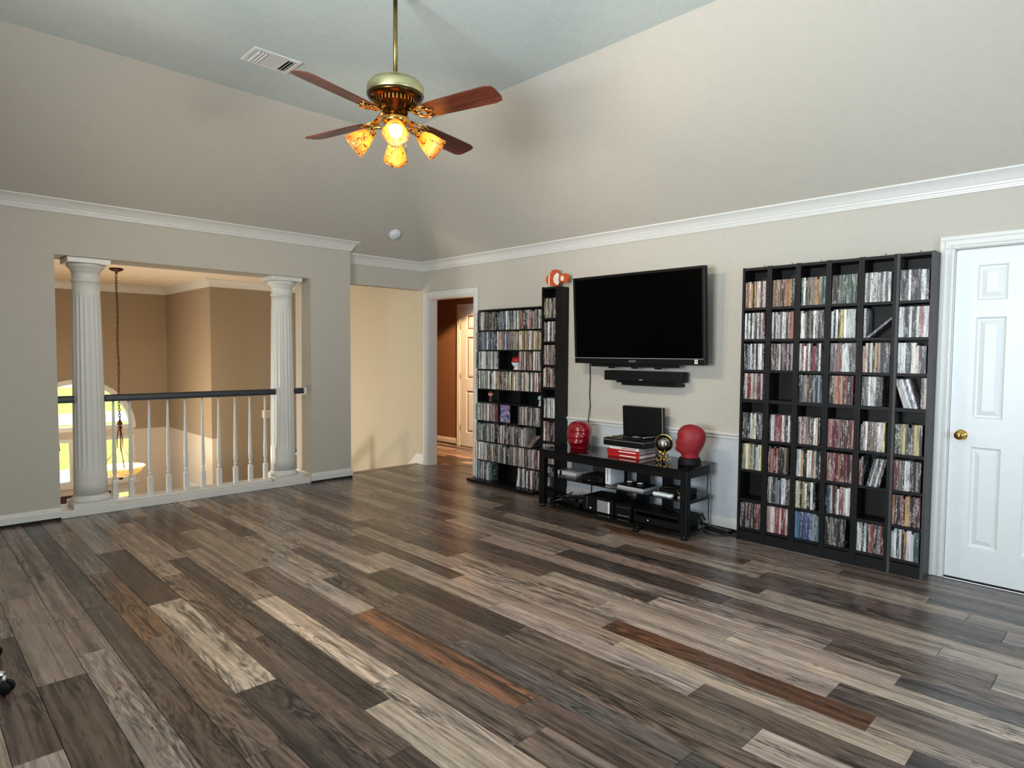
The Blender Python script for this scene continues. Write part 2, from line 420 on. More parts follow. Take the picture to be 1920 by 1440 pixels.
# ------------------------------------------------------------------ floor
floor = struct('floor', MB().box(XMIN, XW, YMIN, 6.45, -0.25, -0.010).box(XW + .015, 6.08, 5.0, 8.6, -0.25, -0.010), 'dark_gap')
B0, PER = 0.966, 0.5707
ROWS = [(0.0, 0.173), (0.173, 0.312), (0.312, 0.430), (0.430, 0.5707)]
dg, db, mb_, rb = (76, 68, 63), (86, 70, 58), (112, 94, 79), (120, 76, 44)
mg, lt, wh, gs = (134, 127, 118), (164, 149, 131), (190, 176, 152), (92, 92, 94)
tp, ob = (150, 136, 119), (106, 80, 58)
SPEC = {  # (period, row): (a break, {k: colour of the plank k planks nearer than the break})  plank 0 starts at the break and runs to smaller y
    (-2, 3): (3.835, {-1: mg, 0: db, 1: (150, 146, 140)}),
    (-1, 0): (4.40, {-1: (126, 116, 104), 0: (140, 128, 112), 1: db, 2: (140, 134, 126)}),
    (-1, 1): (4.60, {-1: (122, 114, 106), 0: (130, 121, 112), 1: (142, 136, 128), 2: (136, 130, 124), 3: mg}),
    (-1, 2): (3.99, {-2: dg, -1: (84, 77, 72), 0: (82, 76, 72), 1: db, 2: dg}),
    (-1, 3): (4.567, {-1: (124, 117, 109), 0: ob, 1: (104, 86, 70), 2: mb_}),
    (0, 0): (5.01, {-1: (142, 131, 118), 0: (78, 68, 58), 1: (178, 167, 148), 2: dg, 3: db}),
    (0, 1): (4.235, {-2: (136, 124, 108), -1: (160, 146, 124), 0: (126, 108, 86), 1: (104, 84, 68), 2: db}),
    (0, 2): (4.545, {-1: (158, 142, 122), 0: (84, 75, 68), 1: (76, 64, 56), 2: wh}),
    (0, 3): (4.69, {-1: (104, 88, 72), 0: (140, 127, 110), 1: (196, 181, 156), 2: (180, 168, 150)}),
    (1, 0): (5.205, {-1: (104, 89, 76), 0: (166, 150, 132), 1: (98, 84, 72), 2: (112, 97, 82), 3: (120, 104, 88)}),
    (1, 1): (4.15, {-1: (146, 131, 114), 0: (146, 142, 134), 1: (126, 82, 50), 2: (116, 92, 76)}),
    (1, 2): (4.75, {-1: (80, 71, 64), 0: (158, 143, 124), 1: (92, 78, 68), 2: gs, 3: (84, 83, 84)}),
    (1, 3): (4.215, {-2: tp, -1: (164, 149, 130), 0: (116, 101, 86), 1: (108, 92, 78), 2: (122, 98, 80)}),
    (2, 0): (4.64, {-1: mg, 0: (156, 144, 128), 1: (72, 60, 52), 2: (114, 100, 86), 3: (188, 178, 162)}),
    (2, 1): (3.73, {-2: tp, -1: mb_, 0: (158, 144, 128), 1: (172, 164, 152), 2: (102, 86, 74)}),
    (2, 2): (4.21, {-1: (126, 114, 100), 0: (86, 71, 60), 1: (168, 153, 134), 2: (184, 171, 150), 3: (78, 74, 74)}),
    (2, 3): (4.37, {-1: (106, 88, 74), 0: (148, 133, 116), 1: (158, 144, 126), 2: (112, 68, 38), 3: (150, 138, 122)}),
    (3, 0): (4.555, {-1: (146, 130, 110), 0: (86, 71, 59), 1: (156, 142, 126), 2: (180, 171, 156), 3: (108, 94, 83)}),
    (3, 1): (3.87, {-1: mb_, 0: (92, 73, 62), 1: (158, 150, 138), 2: (184, 174, 156)}),
    (3, 2): (3.17, {-1: (98, 83, 70), 0: (82, 68, 58), 1: (172, 163, 148), 2: (84, 80, 78)}),
    (3, 3): (3.50, {-1: (110, 96, 82), 0: (154, 140, 123), 1: (148, 141, 130), 2: (108, 93, 79)}),
    (4, 0): (4.10, {-2: tp, -1: (90, 75, 62), 0: (154, 140, 122), 1: (70, 58, 51), 2: (102, 88, 76), 3: (170, 163, 146)}),
    (4, 1): (4.33, {-1: (146, 131, 113), 0: (150, 136, 118), 1: (144, 124, 103), 2: (158, 150, 134), 3: (170, 161, 145)}),
    (4, 2): (4.02, {-1: (92, 79, 67), 0: (84, 71, 64), 1: (80, 68, 62), 2: (160, 149, 131)}),
    (4, 3): (3.90, {-1: mb_, 0: (147, 132, 115), 1: (96, 80, 69), 2: (94, 80, 70)}),
    (5, 0): (4.144, {-1: (140, 125, 110), 0: (82, 69, 60), 1: (157, 143, 124), 2: (90, 75, 67), 3: mg}),
    (5, 1): (3.10, {-1: (104, 86, 70), 0: (106, 76, 52), 1: (157, 145, 126), 2: (150, 140, 124)}),
    (5, 2): (3.31, {-1: mb_, 0: (124, 116, 107), 1: (148, 134, 115), 2: (86, 82, 78)}),
    (5, 3): (2.60, {-1: mb_, 0: (132, 119, 104), 1: (94, 83, 75), 2: (110, 102, 94)}),
    (6, 0): (2.67, {-1: mb_, 0: (130, 124, 116), 1: (102, 91, 82), 2: (104, 96, 88)}),
}
PAL = [dg, db, mb_, mb_, mg, lt, tp, tp, wh, gs]
PLEN = 1.22
planks = []
def plank(x0, x1, y0, y1, c, con):
    g = 0.0008
    hx, hy = (x1 - x0) / 2 - g, (y1 - y0) / 2 - g
    if hx < 0.006 or hy < 0.01: return
    mb = MB()
    e = 0.0012
    vs = [(-hx, -hy, -0.009), (hx, -hy, -0.009), (hx, hy, -0.009), (-hx, hy, -0.009)]
    vs += [(-hx, -hy, -e), (hx, -hy, -e), (hx, hy, -e), (-hx, hy, -e)]
    vs += [(-hx + e, -hy + e, 0), (hx - e, -hy + e, 0), (hx - e, hy - e, 0), (-hx + e, hy - e, 0)]
    fs = [(0, 1, 5, 4), (1, 2, 6, 5), (2, 3, 7, 6), (3, 0, 4, 7), (4, 5, 9, 8), (5, 6, 10, 9), (6, 7, 11, 10), (7, 4, 8, 11), (8, 9, 10, 11)]
    lc = lin(c); lm = .35 * lc[0] + .45 * lc[1] + .2 * lc[2]
    nb = (lm * 1.16, lm * .96, lm * .87)
    k_ = .72 if c[0] - c[2] > 45 else .42
    tone = tuple((k_ * a_ + (1 - k_) * b_) * w_ * (.72 if lm > .12 else .74) for a_, b_, w_ in zip(lc, nb, (1.08, 1.0, .95))) + (con,)
    seed = random.random()
    xc, yc = (x0 + x1) / 2, (y0 + y1) / 2
    if xc > -0.75 and yc > -0.45 and y1 > 0.1:
        o = mb.add(vs, fs).build('plank', 'plank', floor, loc=(xc, yc, 0))
        plank_attrs(o.data, [tone] * len(vs), [seed] * len(vs))
        planks.append(o)
    else:   # boards behind and beside the camera
        REST.add(vs, fs, T(xc, yc, 0)); REST_T.extend([tone] * len(vs)); REST_S.extend([seed] * len(vs))
REST, REST_T, REST_S = MB(), [], []
def plank_attrs(me, tones, seeds):
    a = me.attributes.new('tone', 'FLOAT_COLOR', 'POINT'); a.data.foreach_set('color', [q for t_ in tones for q in t_])
    a = me.attributes.new('seed', 'FLOAT', 'POINT'); a.data.foreach_set('value', seeds)
def lay(n, r):
    x0 = B0 + PER * n + ROWS[r][0]; x1 = B0 + PER * n + ROWS[r][1]
    if x1 < XMIN or x0 > 6.08: return
    y_lo, y_hi = (YMIN, 6.45) if x0 < XW - 0.02 else (5.0, 8.6)
    if y_hi > 7: x0 = max(x0, XW + .012)
    x0 = max(x0, XMIN)
    if x0 < XW < x1: x1 = XW if y_hi < 7 else x1
    x1 = min(x1, 6.08)
    br, cols = SPEC.get((n, r), (random.uniform(3.2, 4.4), {}))
    k = math.floor((br - y_hi) / PLEN) - 1
    while True:
        top = br - k * PLEN; bot = top - PLEN
        if top <= y_lo: break
        if bot < y_hi:
            c = cols.get(k, None)
            if c is None: c = random.choice(PAL)
            c = tuple(max(0, min(255, v * random.uniform(0.97, 1.03))) for v in c)
            lum = sum(c) / 3
            con = 0.12 + 0.36 * random.random() if lum > 120 else 0.30 + 0.5 * random.random()
            plank(x0, x1, max(bot, y_lo), min(top, y_hi), c, con)
        k += 1
for n in range(-6, 10):
    for r in range(4): lay(n, r)
rest_ = REST.build('planks', 'plank', floor, kind='stuff'); plank_attrs(rest_.data, REST_T, REST_S)
# thin threshold planks in the doorway
struct('trim_1', bx(3.63, XW, 6.42, 6.49, -0.04, 0.004, bev=0.003), mat('beige_stair_nosing', (176, 156, 128), 0.6))

# ------------------------------------------------------------------ walls of the loft
DW0, DW1, DWZ = 5.405, 6.255, 2.045      # doorway to the hall
D0, D1, DZ = 0.268, 0.905, 2.05         # white door (opening)
wr = MB()
for (y0, y1, z0, z1) in ((YMIN - .12, D0, 0.76, 2.75), (D0, D1, DZ, 2.75), (D1, DW0, 0.755, 2.75), (DW0, DW1, DWZ, 2.75), (DW1, DW1 + .072, 0.0, 2.75), (DW1 + .072, YR + .12, ZS, 2.75)):
    wr.box(XW, XW + 0.12, y0, y1, z0, z1)
wall_right = struct('wall_right', wr, 'wall')
wl_ = MB().box(XW, XW + 0.12, YMIN - .12, D0, -0.01, 0.76).box(XW, XW + 0.12, D1, DW0, -0.01, 0.755)
wl_.build('wall_panel', 'wall_low', wall_right, label='pale grey lower wall below the chair rail')
ox0, ox1 = 0.967, 3.165
wl = MB()
wl.box(XMIN - .12, ox0, YL, YL + .35, -0.05, 2.75).box(ox0, ox1, YL, YL + .35, ZS, 2.75).box(ox1, 3.63, YL, YL + .35, -0.05, 2.75)
wall_left = struct('wall_left', wl, 'wall')
jm = MB().box(ox1 - 0.004, ox1, YL + .012, YL + .35, 0, ZS)
struct('wall_left_header', bx(3.63, XW, YR, YR + .12, ZS - .002, 2.75), 'wall')
# walls behind the camera with their windows
def wall_with_windows(name, axis, pos, a0, a1, wins, zt=2.75):
    mb = MB(); 
    def seg(s0, s1, z0, z1):
        if axis == 'x': mb.box(pos - .12, pos, s0, s1, z0, z1)
        else: mb.box(s0, s1, pos - .12, pos, z0, z1)
    cur = a0
    for (w0, w1, z0, z1) in wins:
        seg(cur, w0, -0.05, zt); seg(w0, w1, -0.05, z0); seg(w0, w1, z1, zt); cur = w1
    seg(cur, a1, -0.05, zt)
    return struct(name, mb, 'wall')
def window(name, axis, pos, w0, w1, z0, z1):
    f = MB(); s = MB(); g = MB()
    def b(mb, s0, s1, d0, d1, za, zb):
        if axis == 'x': mb.box(pos + d0, pos + d1, s0, s1, za, zb)
        else: mb.box(s0, s1, pos + d0, pos + d1, za, zb)
    for (s0, s1, za, zb) in ((w0, w0 + .05, z0, z1), (w1 - .05, w1, z0, z1), (w0 + .05, w1 - .05, z0, z0 + .05), (w0 + .05, w1 - .05, z1 - .05, z1), (w0 + .05, w1 - .05, (z0 + z1) / 2 - .02, (z0 + z1) / 2 + .02)):
        b(f, s0, s1, -.10, -.04, za, zb)
    o = struct(name, f, 'trim')
    b(g, w0 + .05, w1 - .05, -.075, -.070, z0 + .05, (z0 + z1) / 2 - .02); b(g, w0 + .05, w1 - .05, -.075, -.070, (z0 + z1) / 2 + .02, z1 - .05)
    g.build('pane', 'glass', o)
    b(s, w0 - .06, w1 + .06, -.04, .05, z0 - .03, z0); s.build('window_sill', 'trim', o)
    return o
wall_with_windows('wall_back', 'x', XMIN, YMIN, YL, [(0.3, 2.1, 0.8, 2.2), (3.0, 4.8, 0.8, 2.2)])
window('window_1', 'x', XMIN, 0.3, 2.1, 0.8, 2.2); window('window_2', 'x', XMIN, 3.0, 4.8, 0.8, 2.2)
wall_with_windows('wall_front', 'y', YMIN, XMIN - .12, XW, [(1.7, 3.5, 0.8, 2.2)])
window('window_3', 'y', YMIN, 1.7, 3.5, 0.8, 2.2)

# sloped ceiling planes and flat ceiling
xa, ya = XMIN + (XW - XC), YMIN + (XW - XC)
dz = SL * (XW - XC)
def slope(name, quad):
    q = [Vector(p) for p in quad]
    mb = MB(); n = (q[1] - q[0]).cross(q[3] - q[0]).normalized()
    if n.z < 0: n = -n
    vs = q + [p + n * 0.06 for p in q]
    mb.add(vs, [(0, 1, 2, 3), (4, 5, 6, 7), (0, 1, 5, 4), (1, 2, 6, 5), (2, 3, 7, 6), (3, 0, 4, 7)])
    return struct(name, mb, 'wall')
E_ = 0.16  # the slopes run on a little behind the walls
ex = XW + E_; zE = ZF - SL * (ex - XC); ey = YC + (ZF - zE) / SLL
ex0 = XMIN - E_; ey0 = YMIN - E_
slope('wall_right_slope', [(XC, YC, ZF), (XC, ya, ZF), (ex, ey0, zE), (ex, ey, zE)])
slope('wall_left_slope', [(XC, YC, ZF), (xa, YC, ZF), (ex0, ey, zE), (ex, ey, zE)])
slope('wall_back_slope', [(xa, YC, ZF), (xa, ya, ZF), (ex0, ey0, zE), (ex0, ey, zE)])
slope('wall_front_slope', [(xa, ya, ZF), (XC, ya, ZF), (ex, ey0, zE), (ex0, ey0, zE)])
struct('ceiling', bx(xa - .02, XC + .02, ya - .02, YC + .02, ZF, ZF + .08), 'ceil')

# crown mouldings
def crown_prof(h=0.105, d=0.082):
    pts = [(0, 0), (0.012, 0), (0.014, 0.010), (0.018, 0.012), (0.020, 0.022), (0.026, 0.026), (0.028, 0.036)]
    for k in range(1, 7):
        a = k / 6 * PI / 2
        pts.append((0.030 + (d - 0.042) * (.35 * (1 - math.cos(a)) + .65 * k / 6), 0.036 + (h - 0.054) * (.35 * math.sin(a) + .65 * k / 6)))
    pts += [(d - 0.008, h - 0.014), (d, h - 0.012), (d, h), (0.0, h)]
    return pts
CP = crown_prof()
def crown(name, p0, p1, out, m0, m1, z, prof=None):
    mb = MB().sweep([(q, zz + z) for q, zz in (prof or CP)], p0, p1, out, m0, m1)
    return struct(name, mb, 'trim')
crown('trim_2', (XW, YMIN, 0), (XW, YR, 0), (-1, 0, 0), 0, -1, 2.377)
crown('trim_3', (XW, YR, 0), (3.63, YR, 0), (0, -1, 0), -1, 0, 2.377)
t4 = crown('trim_4', (XMIN, YL, 0), (3.63, YL, 0), (0, -1, 0), 0, 1, 2.488)
MB().sweep([(q, zz + 2.488) for q, zz in CP], (3.63, YL, 0), (3.63, YR + .02, 0), (1, 0, 0), 1, 0).build('moulding_return', 'trim', t4)
# baseboards (they hang a little above the planks)
BP = [(0, 0.022), (0.016, 0.022), (0.016, 0.072), (0.012, 0.078), (0.012, 0.086), (0.008, 0.092), (0.007, 0.100), (0, 0.102)]
def base(name, p0, p1, out, m0=0, m1=0, dark=True):
    o = struct(name, MB().sweep(BP, p0, p1, out, m0, m1), 'trim')
    if dark:
        MB().sweep([(0, 0), (0.010, 0), (0.010, 0.021), (0, 0.021)], p0, p1, out, m0, m1).build('dark_gap', 'dark_gap', o)  # solid dark strip painted for the shade in the gap below the board
    return o
base('baseboard_left', (XMIN, YL, 0), (ox0, YL, 0), (0, -1, 0))
base('baseboard_left_end', (ox1, YL, 0), (3.63, YL, 0), (0, -1, 0), 1, 1)
base('baseboard_jamb', (ox1, YL + .35, 0), (ox1, YL, 0), (-1, 0, 0), 0, 1, False)
base('baseboard_right', (XW, 2.188, 0), (XW, 4.008, 0), (-1, 0, 0))
# chair rail
CR = [(0, 0), (0.008, 0), (0.012, 0.008), (0.012, 0.020), (0.024, 0.028), (0.028, 0.036), (0.028, 0.044), (0.018, 0.050), (0, 0.052)]
struct('trim_5', MB().sweep([(q, z + 0.728) for q, z in CR], (XW, 2.188, 0), (XW, 4.008, 0), (-1, 0, 0)), 'trim')

# ------------------------------------------------------------------ doors and casings
def casing(name, x, sgn, y0, y1, zt, w=0.07, parent=None, m_='trim'):
    mb = MB()
    def strip(ya, yb, za, zb):
        mb.box(min(x, x + sgn * .016), max(x, x + sgn * .016), ya, yb, za, zb, bev=0.004)
    def strip2(ya, yb, za, zb):
        mb.box(min(x + sgn * .014, x + sgn * .026), max(x + sgn * .014, x + sgn * .026), ya, yb, za, zb, bev=0.004)
    strip(y0 - w, y0, 0.001, zt); strip(y1, y1 + w, 0.001, zt); strip(y0 - w, y1 + w, zt, zt + w)
    strip2(y0 - w, y0 - w * .66, 0.001, zt + w * .66); strip2(y1 + w * .66, y1 + w, 0.001, zt + w * .66); strip2(y0 - w, y1 + w, zt + w * .66, zt + w)
    strip2(y0 - w * .3, y0 - w * .18, 0.001, zt + w * .18); strip2(y1 + w * .18, y1 + w * .3, 0.001, zt + w * .18); strip2(y0 - w * .3, y1 + w * .3, zt + w * .18, zt + w * .3)
    return struct(name, mb, m_, parent)
def six_panel(name, x, sgn, y0, y1, zt, m_, knob_y=None, z0=0.012):
    """door slab in plane x; visible face towards sgn; two columns of three raised panels"""
    d = MB()
    th = 0.035; xf = x + sgn * 0; xb = x - sgn * th
    wd = y1 - y0; st = wd * 0.178; mid = wd * 0.17
    pw = (wd - 2 * st - mid) / 2
    cols = [(y0 + st, y0 + st + pw), (y1 - st - pw, y1 - st)]
    rows = [(0.215, 0.835), (1.012, 1.626), (1.728, 1.940)]
    lo, hi = min(xf, xb), max(xf, xb)
    ys = [y0, cols[0][0], cols[0][1], cols[1][0], cols[1][1], y1]
    for k in (0, 2, 4): d.box(lo, hi, ys[k], ys[k + 1], z0, zt)
    for c in cols:
        zz = z0
        for r_ in rows: d.box(lo, hi, c[0], c[1], zz, r_[0]); zz = r_[1]
        d.box(lo, hi, c[0], c[1], zz, zt)
    o = struct(name, d, m_)
    for c in cols:
        for r_ in rows:
            p = MB()
            def ring(i, dep): return [(x - sgn * dep, c[0] + i, r_[0] + i), (x - sgn * dep, c[1] - i, r_[0] + i), (x - sgn * dep, c[1] - i, r_[1] - i), (x - sgn * dep, c[0] + i, r_[1] - i)]
            rs = [ring(0, 0.0), ring(0.010, 0.014), ring(0.018, 0.015), ring(0.046, 0.004), ring(0.047, 0.004)]
            vs = sum(rs, []); fs = []
            for a_ in range(4):
                for k in range(4): fs.append((a_ * 4 + k, a_ * 4 + (k + 1) % 4, a_ * 4 + 4 + (k + 1) % 4, a_ * 4 + 4 + k))
            fs.append((16, 17, 18, 19))
            p.add(vs, fs); p.build('panel', m_, o)
    if knob_y is not None:
        k = MB().lathe([(0.0, 0.0), (0.033, 0.0), (0.033, 0.004), (0.024, 0.010), (0.012, 0.014), (0.011, 0.030), (0.020, 0.036), (0.028, 0.046), (0.029, 0.056), (0.024, 0.066), (0.012, 0.072), (0.0, 0.073)], 24, T(x, knob_y, 0.905) @ RY(sgn * PI / 2))
        k.build('knob', 'brass', o, label='polished brass round knob')
    return o
door1 = six_panel('door_1', XW + 0.012, -1, D0 + 0.006, D1 - 0.006, 2.035, 'white_door', knob_y=0.905 - 0.006 - 0.060)
casing('trim_6', XW, -1, D0, D1, DZ, 0.075)
MB().box(XW + .001, XW + .05, D1 - 0.004, D1, 0, DZ - .004).box(XW + .001, XW + .05, D0, D0 + .004, 0, DZ - .004).box(XW + .001, XW + .05, D0, D1, DZ - .004, DZ).box(XW + .05, XW + .119, D0, D1, -.008, DZ).build('door_jamb', 'trim', door1)
bx(XW + .002, XW + .05, D0, D1, 0.0005, 0.008).build('threshold', 'dark_gap', door1)
# doorway
casing('trim_7', XW, -1, DW0, DW1, DWZ, 0.072)
struct('trim_8', MB().box(XW + .001, XW + .125, DW1 - .012, DW1, 0.001, DWZ).box(XW + .001, XW + .125, DW0, DW0 + .012, 0.001, DWZ).box(XW + .001, XW + .125, DW0 + .012, DW1 - .012, DWZ - .012, DWZ), 'trim')
# hall behind it
HX = 6.08
struct('wall_hall', MB().box(HX, HX + .12, 5.0, 8.6, -.01, 2.44).box(XW + .12, HX, 4.9, 5.0, -.01, 2.44).box(XW + .12, HX, 8.6, 8.7, -.01, 2.44).box(XW + .12, XW + .122, DW1 + .02, 8.6, 0, 2.44), 'brown')
struct('ceiling_hall', bx(XW + .12, HX, 5.0, 8.6, 2.44, 2.52), 'foyer_ceil')
HD0, HD1 = 6.50, 7.28
six_panel('door_2', HX - 0.012, -1, HD0 + .004, HD1 - .004, 2.03, 'white_door', knob_y=HD0 + .07)
hc = casing('trim_9', HX, -1, HD0, HD1, 2.035, 0.07)
base('baseboard_hall', (HX, HD1 + .07, 0), (HX, 8.6, 0), (-1, 0, 0))
for z in (0.28, 1.05, 1.78):
    MB().lathe([(0.006, -0.045), (0.006, 0.045)], 8, T(HX - 0.016, HD1 - 0.004, z)).build('hinge', 'old_brass', hc)
light('hall_lamp', 'SPOT', (5.35, 5.75, 2.38), 400, (1.0, 0.60, 0.30), shadow_soft_size=0.04, spot_size=R(78), spot_blend=0.2)
aim(bpy.data.objects['hall_lamp'], (6.02, 6.62, 0.9))
hl = thing('downlight', 'round white ceiling downlight in the hall beyond the doorway', 'ceiling light', (5.35, 5.75, 2.44))
MB().lathe([(0.05, -0.001), (0.075, -0.001), (0.075, -0.012), (0.06, -0.014), (0.05, -0.004)], 24, cap=False).build('rim', 'trim', hl)

# ------------------------------------------------------------------ foyer beyond the overlook
FY, FX, FY2, FZ, FCZ, FXL = 11.40, 3.25, 9.40, -2.75, 2.40, -1.5
ZB = 0.14
acx, acz, ar = 2.0, 0.17, 0.76
fw_up = MB(); fw_lo = MB()
t_ = .2
fw_up.box(FXL, acx - ar, FY, FY + t_, ZB, FCZ).box(acx + ar, FX + .1, FY, FY + t_, ZB, FCZ)
N = 24
for k in range(N):
    a0, a1 = PI * k / N, PI * (k + 1) / N
    x0, x1 = acx + ar * math.cos(a0), acx + ar * math.cos(a1)
    z0, z1 = acz + ar * math.sin(a0), acz + ar * math.sin(a1)
    vs = [(x0, FY, z0), (x1, FY, z1), (x1, FY, FCZ), (x0, FY, FCZ), (x0, FY + t_, z0), (x1, FY + t_, z1), (x1, FY + t_, FCZ), (x0, FY + t_, FCZ)]
    fw_up.add(vs, [(0, 1, 2, 3), (4, 7, 6, 5), (0, 4, 5, 1), (3, 2, 6, 7)])
wall_foyer = struct('wall_foyer_front', fw_up, 'tan')
wx0, wx1 = acx - ar, acx + ar
dxa, dxb = 1.54, 2.42
fw_lo.box(FXL, wx0, FY, FY + t_, FZ, ZB).box(wx1, FX + .1, FY, FY + t_, FZ, ZB)
fw_lo.box(wx0, wx1, FY, FY + t_, 0.05, acz)
fw_lo.box(wx0, wx1, FY, FY + t_, -0.80, -0.66)
fw_lo.box(wx0, wx1, FY, FY + t_, FZ, -2.62)
fw_lo.box(dxb, dxb + .07, FY, FY + t_, -2.62, -.80).box(dxa - .07, dxa, FY, FY + t_, -2.62, -.80)
fw_lo.build('wall_panel', 'cream', wall_foyer, label='cream lower part of the foyer wall')
# arched window
arch = MB()
def arc(r0, r1, y0, y1, mb):
    for k in range(N):
        a0, a1 = PI * k / N, PI * (k + 1) / N
        vs = []
        for y in (y0, y1):
            for a_ in (a0, a1):
                for r_ in (r0, r1): vs.append((acx + r_ * math.cos(a_), y, acz + r_ * math.sin(a_)))
        mb.add(vs, [(0, 2, 3, 1), (4, 5, 7, 6), (0, 4, 6, 2), (1, 3, 7, 5)])
arc(ar - .055, ar, FY - .015, FY + .12, arch); arc(ar, ar + .02, FY - .02, FY, arch)
arch.box(wx0, wx1, FY - .02, FY + .12, acz - .01, acz + .05)
w4 = struct('window_4', arch, 'trim')
gl = MB()
pts = [(acx + (ar - .05) * math.cos(PI * k / N), FY + .06, acz + .05 + (ar - .10) * math.sin(PI * k / N)) for k in range(N + 1)]
gl.add(pts, [tuple(range(N + 1))]); gl.build('pane', 'glass', w4)
# transom under it: two panes, sidelights
tr = MB()
for (x0, x1, z0, z1) in ((wx0, wx0 + .05, -.66, .05), (wx1 - .05, wx1, -.66, .05), (wx0 + .05, wx1 - .05, -.66, -.60), (wx0 + .05, wx1 - .05, 0.0, .05), (acx - .10, acx + .10, -.60, 0.0)):
    tr.box(x0, x1, FY - .015, FY + .10, z0, z1)
w5 = struct('window_5', tr, 'trim')
for (x0, x1) in ((wx0 + .05, acx - .10), (acx + .10, wx1 - .05)):
    bx(x0, x1, FY + .05, FY + .055, -.60, 0.0).build('pane', 'glass', w5)
bx(wx0 - .05, wx1 + .05, FY - .05, FY, -.70, -.66).build('window_sill', 'trim', w5)
sd = MB()
for (x0, x1) in ((wx0, dxa - .07), (dxb + .07, wx1)):
    sd.box(x0, x0 + .035, FY - .01, FY + .1, -2.62, -.80).box(x1 - .035, x1, FY - .01, FY + .1, -2.62, -.80).box(x0 + .035, x1 - .035, FY - .01, FY + .1, -.85, -.80).box(x0 + .035, x1 - .035, FY - .01, FY + .1, -2.62, -2.5)
w6 = struct('window_6', sd, 'trim')
for (x0, x1) in ((wx0 + .035, dxa - .105), (dxb + .105, wx1 - .035)):
    bx(x0, x1, FY + .05, FY + .055, -2.5, -.85).build('pane', 'glass', w6)
ed = struct('door_3', bx(dxa, dxb, FY + .02, FY + .07, -2.62, -.80), 'door_brown')
for z0, z1 in ((-2.45, -1.85), (-1.65, -.95)):
    for x0, x1 in ((dxa + .1, 1.94), (2.02, dxb - .1)): bx(x0, x1, FY + .005, FY + .02, z0, z1, bev=.012).build('panel', 'door_brown', ed)
# side wall, stair wall, ceiling, floor, left wall with a window
ws = struct('wall_foyer_side', bx(FX, FX + .1, FY2, FY, ZB, FCZ), 'tan')
bx(FX, FX + .1, FY2, FY, FZ, ZB).build('wall_panel', 'cream', ws, label='cream lower part of the foyer side wall')
struct('wall_stair_end', bx(FX + .1, XW, FY2, FY2 + .1, FZ, FCZ), 'tan')
struct('wall_stair', MB().box(XW, XW + .12, YR + .12, FY2 + .1, FZ, FCZ).box(XW, XW + .12, DW1 + .072, YR + .12, FZ, ZS), 'stairwall')
struct('wall_foyer_left', MB().box(FXL - .1, FXL, 6.59, 7.5, FZ, FCZ).box(FXL - .1, FXL, 8.5, FY + .2, FZ, FCZ).box(FXL - .1, FXL, 7.5, 8.5, FZ, -.3).box(FXL - .1, FXL, 7.5, 8.5, 1.2, FCZ), 'tan')
window('window_7', 'x', FXL, 7.5, 8.5, -.3, 1.2)
struct('wall_foyer_back', MB().box(FXL, 3.60, 6.47, 6.59, FZ, -.25), 'cream')
struct('ceiling_foyer', bx(FXL - .1, XW + .12, 6.45, FY + .2, FCZ, FCZ + .1), 'foyer_ceil')
struct('floor_foyer', bx(FXL - .1, XW + .1, 6.3, FY + .2, FZ - .1, FZ), 'tile')
crown('trim_10', (FXL, FY, 0), (FX, FY, 0), (0, -1, 0), 0, -1, FCZ - .105)
crown('trim_11', (FX, FY, 0), (FX, FY2, 0), (-1, 0, 0), -1, 1, FCZ - .105)
crown('trim_12', (FX, FY2, 0), (XW, FY2, 0), (0, -1, 0), 1, -1, FCZ - .105)
base('baseboard_stair', (FX, FY2, -.72), (FX, FY2 + 1.2, -.72), (-1, 0, 0), 0, 0, False)
# skirting of the stairs
sk = MB()
sk.add([(XW - .018, 6.34, 0.001), (XW - .018, 6.34, .13), (XW - .018, 6.47, .13), (XW - .018, 6.62, 0.0), (XW - .018, 9.2, -1.85), (XW - .018, 9.2, -2.1), (XW - .018, 6.5, -.2),
        (XW, 6.34, 0.001), (XW, 6.34, .13), (XW, 6.47, .13), (XW, 6.62, 0.0), (XW, 9.2, -1.85), (XW, 9.2, -2.1), (XW, 6.5, -.2)],
       [(0, 1, 2, 3, 4, 5, 6), (7, 13, 12, 11, 10, 9, 8)] + [(i, (i + 1) % 7, 7 + (i + 1) % 7, 7 + i) for i in range(7)])
struct('baseboard_stair_side', sk, 'trim')
st = thing('staircase', 'beige carpeted stairs going down beside the beige wall', 'stairs', (4.16, 6.48, -.19))
for k in range(11):
    bx(-.50, .52, k * .25 - .02, k * .25 + .25, -.19 * k - .05, -.19 * k, bev=.012).build('tread', 'carpet', st)
    bx(-.50, .52, k * .25, k * .25 + .02, -.19 * k - .24, -.19 * k - .05).build('riser', 'carpet', st)
sr = thing('stair_handrail', 'dark stair handrail with white rail below it sloping down behind the far column', 'handrail', (3.72, 7.55, 0))
MB().tube([(0, 0, .27), (0, 1.7, -.93)], .024, 8).build('rail', 'charcoal', sr)
MB().tube([(0, 0, .22), (0, 1.7, -.98)], .010, 6).build('rail', 'trim', sr)
for y in (.05, 1.65): bx(-.025, .025, y - .025, y + .025, -.90 - .72 * y, .245 - .705 * y, bev=.004).build('post', 'trim', sr)
ch = thing('door_chime', 'small beige box on the brown wall behind the railing', 'door chime', (4.05, FY2, .45))
bx(-.075, .075, -.045, 0, -.06, .06, bev=.006).build('cover', M['cream'], ch)
bx(-.05, .05, -.049, -.045, -.04, .04).build('grille', M['stairwall'], ch)

